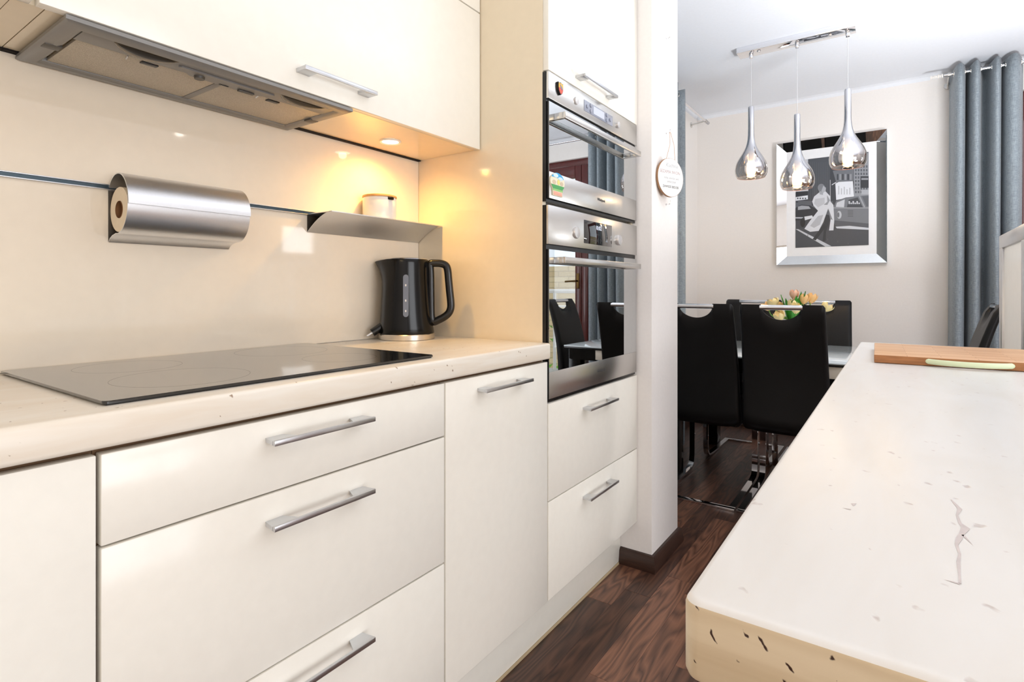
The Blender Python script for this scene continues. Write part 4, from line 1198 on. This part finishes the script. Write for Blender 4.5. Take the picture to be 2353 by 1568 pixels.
for k in range(16): quad(80 + (k * 83) % 500, 800 + (k * 53) % 150, 112 + (k * 83) % 500, 815 + (k * 53) % 150, 215 if k % 3 else 40)
poly([(72, 900), (160, 850), (300, 860), (420, 930), (420, 1040), (340, 1080), (72, 1090)], 44)
poly([(110, 880), (170, 862), (280, 872), (310, 910), (110, 930)], 165); poly([(210, 1030), (330, 1010), (350, 1050), (220, 1085)], 220)
quad(72, 1040, 190, 1058, 200); ell(185, 1120, 38, 70, 26)
quad(72, 1210, 1152, 1500, 72)
poly([(640, 910), (690, 790), (830, 735), (1152, 700), (1152, 1200), (700, 1170), (650, 1080)], 118)
poly([(640, 1080), (1152, 1130), (1152, 1205), (690, 1180)], 84)
poly([(685, 880), (700, 815), (815, 765), (805, 885)], 205); poly([(845, 885), (870, 770), (1000, 735), (1070, 885)], 70)
for k in range(6): quad(870 + 28 * k, 790 + (k % 2) * 25, 890 + 28 * k, 835, 205)
poly([(1015, 720), (1035, 716), (1105, 880), (1085, 885)], 160); poly([(1060, 720), (1152, 712), (1152, 870), (1120, 870)], 95)
quad(640, 890, 1152, 900, 170)
for k in range(5): quad(858, 930 + 22 * k, 935, 938 + 22 * k, 84)
ell(735, 1000, 34, 60, 190); ell(720, 1000, 18, 40, 110)
poly([(680, 1180), (880, 1165), (1152, 1195), (1152, 1225), (700, 1205)], 205)
poly([(72, 1220), (118, 1222), (620, 1475), (530, 1483)], 200)
for k in range(6): quad(260 + 150 * k, 1300 + 30 * k, 268 + 150 * k, 1330 + 30 * k, 92)
poly([(520, 990), (600, 1010), (575, 1150), (540, 1260), (535, 1400), (488, 1405), (505, 1250), (515, 1160)], 48)
poly([(510, 1140), (540, 1180), (430, 1330), (385, 1390), (338, 1372), (390, 1300)], 44)
poly([(440, 660), (535, 645), (605, 720), (600, 790), (650, 850), (662, 1090), (650, 1235), (585, 1238), (610, 1060), (572, 905), (500, 1110), (430, 1245), (300, 1260), (212, 1215), (300, 1090), (420, 940), (350, 860), (332, 800), (360, 725)], 214)
poly([(500, 1000), (450, 1150), (360, 1200), (300, 1170), (420, 1020)], 178); poly([(380, 760), (520, 740), (520, 830), (420, 890), (360, 830)], 190)
poly([(555, 700), (600, 780), (560, 850), (505, 850), (560, 800)], 150); poly([(575, 900), (610, 1000), (640, 1080), (600, 1060)], 130)
ell(470, 592, 56, 62, 128); poly([(500, 560), (540, 590), (535, 640), (495, 668), (470, 640)], 176); poly([(440, 640), (500, 655), (495, 700), (445, 690)], 168)
poly([(600, 470), (606, 470), (608, 800), (602, 800)], 215); poly([(625, 540), (690, 500), (692, 510), (628, 552)], 225)
pr = obj('print', pr_b, pr_m, t)

# curtains and rods
def curtain_rod(name, label, pts, finial, brk, mat='chrome'):
    t = thing(name, label, 'curtain rod', pts[0])
    a, b = Vector(pts[0]), Vector(pts[1])
    bm = bm_new(); tube(bm, [a, b], .0085, 12); obj('pole', bm, mat, t)
    d = (a - b).normalized()
    bm = bm_new()
    for k in range(7):
        c = a + d * (.008 + .009 * k); tube(bm, [c - d * .0035, c, c + d * .0035], .0125 if k % 2 == 0 else .010, 12)
    obj('finial', bm, 'white' if finial else mat, t)
    for q, w in brk:
        q = Vector(q); w = Vector(w); bm = bm_new(); tube(bm, [q, w], .006, 10)
        dr = (w - q).normalized(); tube(bm, [w - dr * .006, w], .02, 16)
        tube(bm, [q - d * .008, q + d * .008], .0125, 14); obj('bracket', bm, 'steel', t)
    return t
def curtain(name, label, axis, c, a0, a1, n, amp, z0, z1, face, edges=None):
    """wave of cloth; axis = direction along the rod, face = sign of the side the first fold bulges to"""
    t = thing(name, label, 'curtain', (0, 0, 0))
    NS, NZ = n * 16, 24
    bm = bm_new(); rows = []
    for iz in range(NZ + 1):
        q = iz / NZ; z = z0 + (z1 - z0) * q; row = []
        for i in range(NS + 1):
            s = i / NS; ph = 2 * PI * n * s
            u = a0 + (a1 - a0) * s + .006 * math.sin(3 * s * PI + 1.3) * (1 - q)
            if edges: u = edges(s, q)
            cs = math.cos(ph); w = face * amp * (-(-cs) ** .6 if cs < 0 else (2.15 if edges else 1.0) * cs ** .8) * (1 - .12 * (1 - q)) + .012 * face * math.sin(2.3 * ph * .5 + q * 2) * (1 - q)
            top = z
            if iz == NZ: top = z - .006 + .006 * math.cos(ph * 2)
            p = (u, c + w, top) if axis == 'X' else (c + w, u, top)
            row.append(Vector(p))
        rows.append(row)
    ring_loft(bm, rows, False, False, False)
    o = obj('cloth', bm, 'curtain', t, sharp=80)
    md = o.modifiers.new('thickness', 'SOLIDIFY'); md.thickness = .0025
    # eyelets
    for k in range(2 * n):
        s = (k + .5) / (2 * n); u = a0 + (a1 - a0) * s if not edges else edges(s, 1)
        bm = bm_new(); ring = []
        d = Vector((1, 0, 0)) if axis == 'X' else Vector((0, 1, 0))
        e = Vector((0, 1, 0)) if axis == 'X' else Vector((1, 0, 0))
        cc = (Vector((u, c, z1 - .04)) if axis == 'X' else Vector((c, u, z1 - .04)))
        tube(bm, [cc + e * (.019 * math.cos(2 * PI * j / 20)) + Vector((0, 0, .019 * math.sin(2 * PI * j / 20))) for j in range(20)], .0028, 6, True)
        obj('eyelet', bm, 'steel', t)
    return t
def ed(s, q):
    K = [(0, .272), (.0625, .283), (.1875, .336), (.25, .349), (.3125, .362), (.4375, .408), (.5, .432), (.5625, .457), (.6875, .499), (.75, .508), (.8125, .518), (.9375, .587), (1.0, .612)]
    for (s0, u0), (s1, u1) in zip(K, K[1:]):
        if s <= s1 + 1e-9:
            f = (s - s0) / (s1 - s0); return u0 + (u1 - u0) * f - .012 * (1 - q)
    return K[-1][1]
curtain('right_curtain', 'slate grey eyelet curtain hanging beside the balcony door', 'X', 4.29, .27, .60, 4, -.062, .012, 2.397, -1, ed)
curtain_rod('balcony_curtain_rod', 'metal curtain rod with a beaded white finial above the balcony door', [(.235, 4.29, 2.357), (1.95, 4.29, 2.357)], True, [((.262, 4.29, 2.357), (.262, YB, 2.335)), ((1.9, 4.29, 2.357), (1.9, YB, 2.335))])
curtain('left_curtain', 'slate grey curtain edge showing just past the wall end', 'Y', -1.20, 2.62, 3.655, 7, .045, .012, 2.375, 1)
curtain_rod('window_curtain_rod', 'thin metal curtain rod along the left wall near the ceiling', [(-1.20, 4.30, 2.332), (-1.20, 2.40, 2.332)], False, [((-1.20, 4.29, 2.332), (XW, 4.29, 2.318)), ((-1.20, 2.46, 2.332), (XW, 2.46, 2.318))])
bpy.data.objects['right_curtain'].name = 'curtain'; bpy.data.objects['left_curtain'].name = 'curtain'
bpy.data.objects['balcony_curtain_rod'].name = 'curtain_rod'; bpy.data.objects['window_curtain_rod'].name = 'curtain_rod'

# ceiling downlights (mirrored in the gloss fronts)
for k, (x, y, lab) in enumerate(((.55, 2.11, 'round ceiling downlight over the island, outside the frame'), (2.15, 3.55, 'round ceiling downlight near the right wall, outside the frame'), (2.6, 2.3, 'round ceiling downlight over the sitting area, outside the frame'))):
    t = thing('ceiling_downlight', lab, 'ceiling light', (x, y, ZC - .01), 'downlights in the ceiling')
    bm = bm_new(); lathe(bm, [(.032, ZC - .0005), (.032, ZC - .004), (.042, ZC - .006), (.045, ZC - .0005)], (x, y, 0), 24, cap0=False, cap1=False); obj('bezel', bm, 'chrome', t)
    bm = bm_new(); lathe(bm, [(.032, ZC - .003), (.032, ZC - .0005)], (x, y, 0), 20); obj('lens', bm, 'down', t)

# made-up fixtures set round the added ceiling and rear fills (all out of frame)
for x, y, z, lab in ((1.25, 1.4, 1.15, 'white uplighter added for the ceiling fill on the far side of the island, outside the frame'), (.72, 2.75, 1.12, 'white uplighter added for the ceiling fill near the dining table, outside the frame')):
    t = thing('added_uplighter', lab, 'floor lamp', (x, y, 0), 'added uplighters')
    bm = bm_new(); lathe(bm, [(.02, z - .12), (.10, z - .10), (.19, z - .055), (.235, z - .005), (.24, z + .004), (.228, z + .004), (.18, z - .045), (.02, z - .10)], (x, y, 0), 40, cap0=True, cap1=True); obj('bowl', bm, 'white', t)
    bm = bm_new(); lathe(bm, [(.012, .02), (.012, z - .119)], (x, y, 0), 16); obj('pole', bm, 'chrome', t)
    bm = bm_new(); lathe(bm, [(.15, 0), (.15, .012), (.02, .02)], (x, y, 0), 36); obj('base', bm, 'chrome', t)
t = thing('added_rear_lamp', 'long white housing added for the warm rear fill, outside the frame', 'wall lamp', (.5, YF, 1.9))
bm = bm_new(); box(bm, -.1, 1.1, YF, YF + .07, 1.62, 2.18, .01); obj('housing', bm, 'white', t)

# ================================================================ OUTSIDE
struct('balcony_floor', B(-1.0, 4.2, YB + .21, 6.4, -.12, -.02), pbr('balcony_tile', srgb(190, 185, 175), .7, noise=.05))
tag(obj('neighbour_building', B(-3, 9, 10.5, 13, -3, 1.55), 'brick'), 'low beige brick building across the garden, seen mirrored in the oven door', 'building')
t = thing('balcony_railing', 'white metal balcony railing outside the door, seen mirrored in the oven door', 'railing', (1.5, 6.3, 0))
bm = bm_new(); tube(bm, [(-.6, 6.3, 1.02), (4.0, 6.3, 1.02)], .028, 10); obj('top_rail', bm, 'white', t)
bm = bm_new(); tube(bm, [(-.6, 6.3, .82), (4.0, 6.3, .82)], .012, 8); obj('lower_rail', bm, 'white', t)
for k in range(6):
    bm = bm_new(); x = -.4 + .84 * k; tube(bm, [(x, 6.3, -.02), (x, 6.3, 1.01)], .022, 10); obj('post', bm, 'white', t)
bm = bm_new()
rg = random.Random(5)
for k in range(900):
    c = Vector((rg.uniform(-.6, 4.2), 6.75 + rg.uniform(-.15, .25), rg.uniform(-.3, .78))); s = rg.uniform(.03, .07)
    a = Vector((rg.uniform(-1, 1), rg.uniform(-1, 1), rg.uniform(-.2, 1))).normalized(); b = a.cross(Vector((rg.uniform(-1, 1), rg.uniform(-1, 1), .3))).normalized()
    bm.faces.new([bm.verts.new(p) for p in (c - a * s, c + b * s * .4, c + a * s, c - b * s * .4)])
sh = obj('shrub', bm, pbr('garden_leaf', srgb(110, 165, 50), .6, noise=.3, nscale=20))
tag(sh, 'leafy green hedge behind the balcony railing, seen mirrored in the oven door', 'hedge'); sh['kind'] = 'stuff'
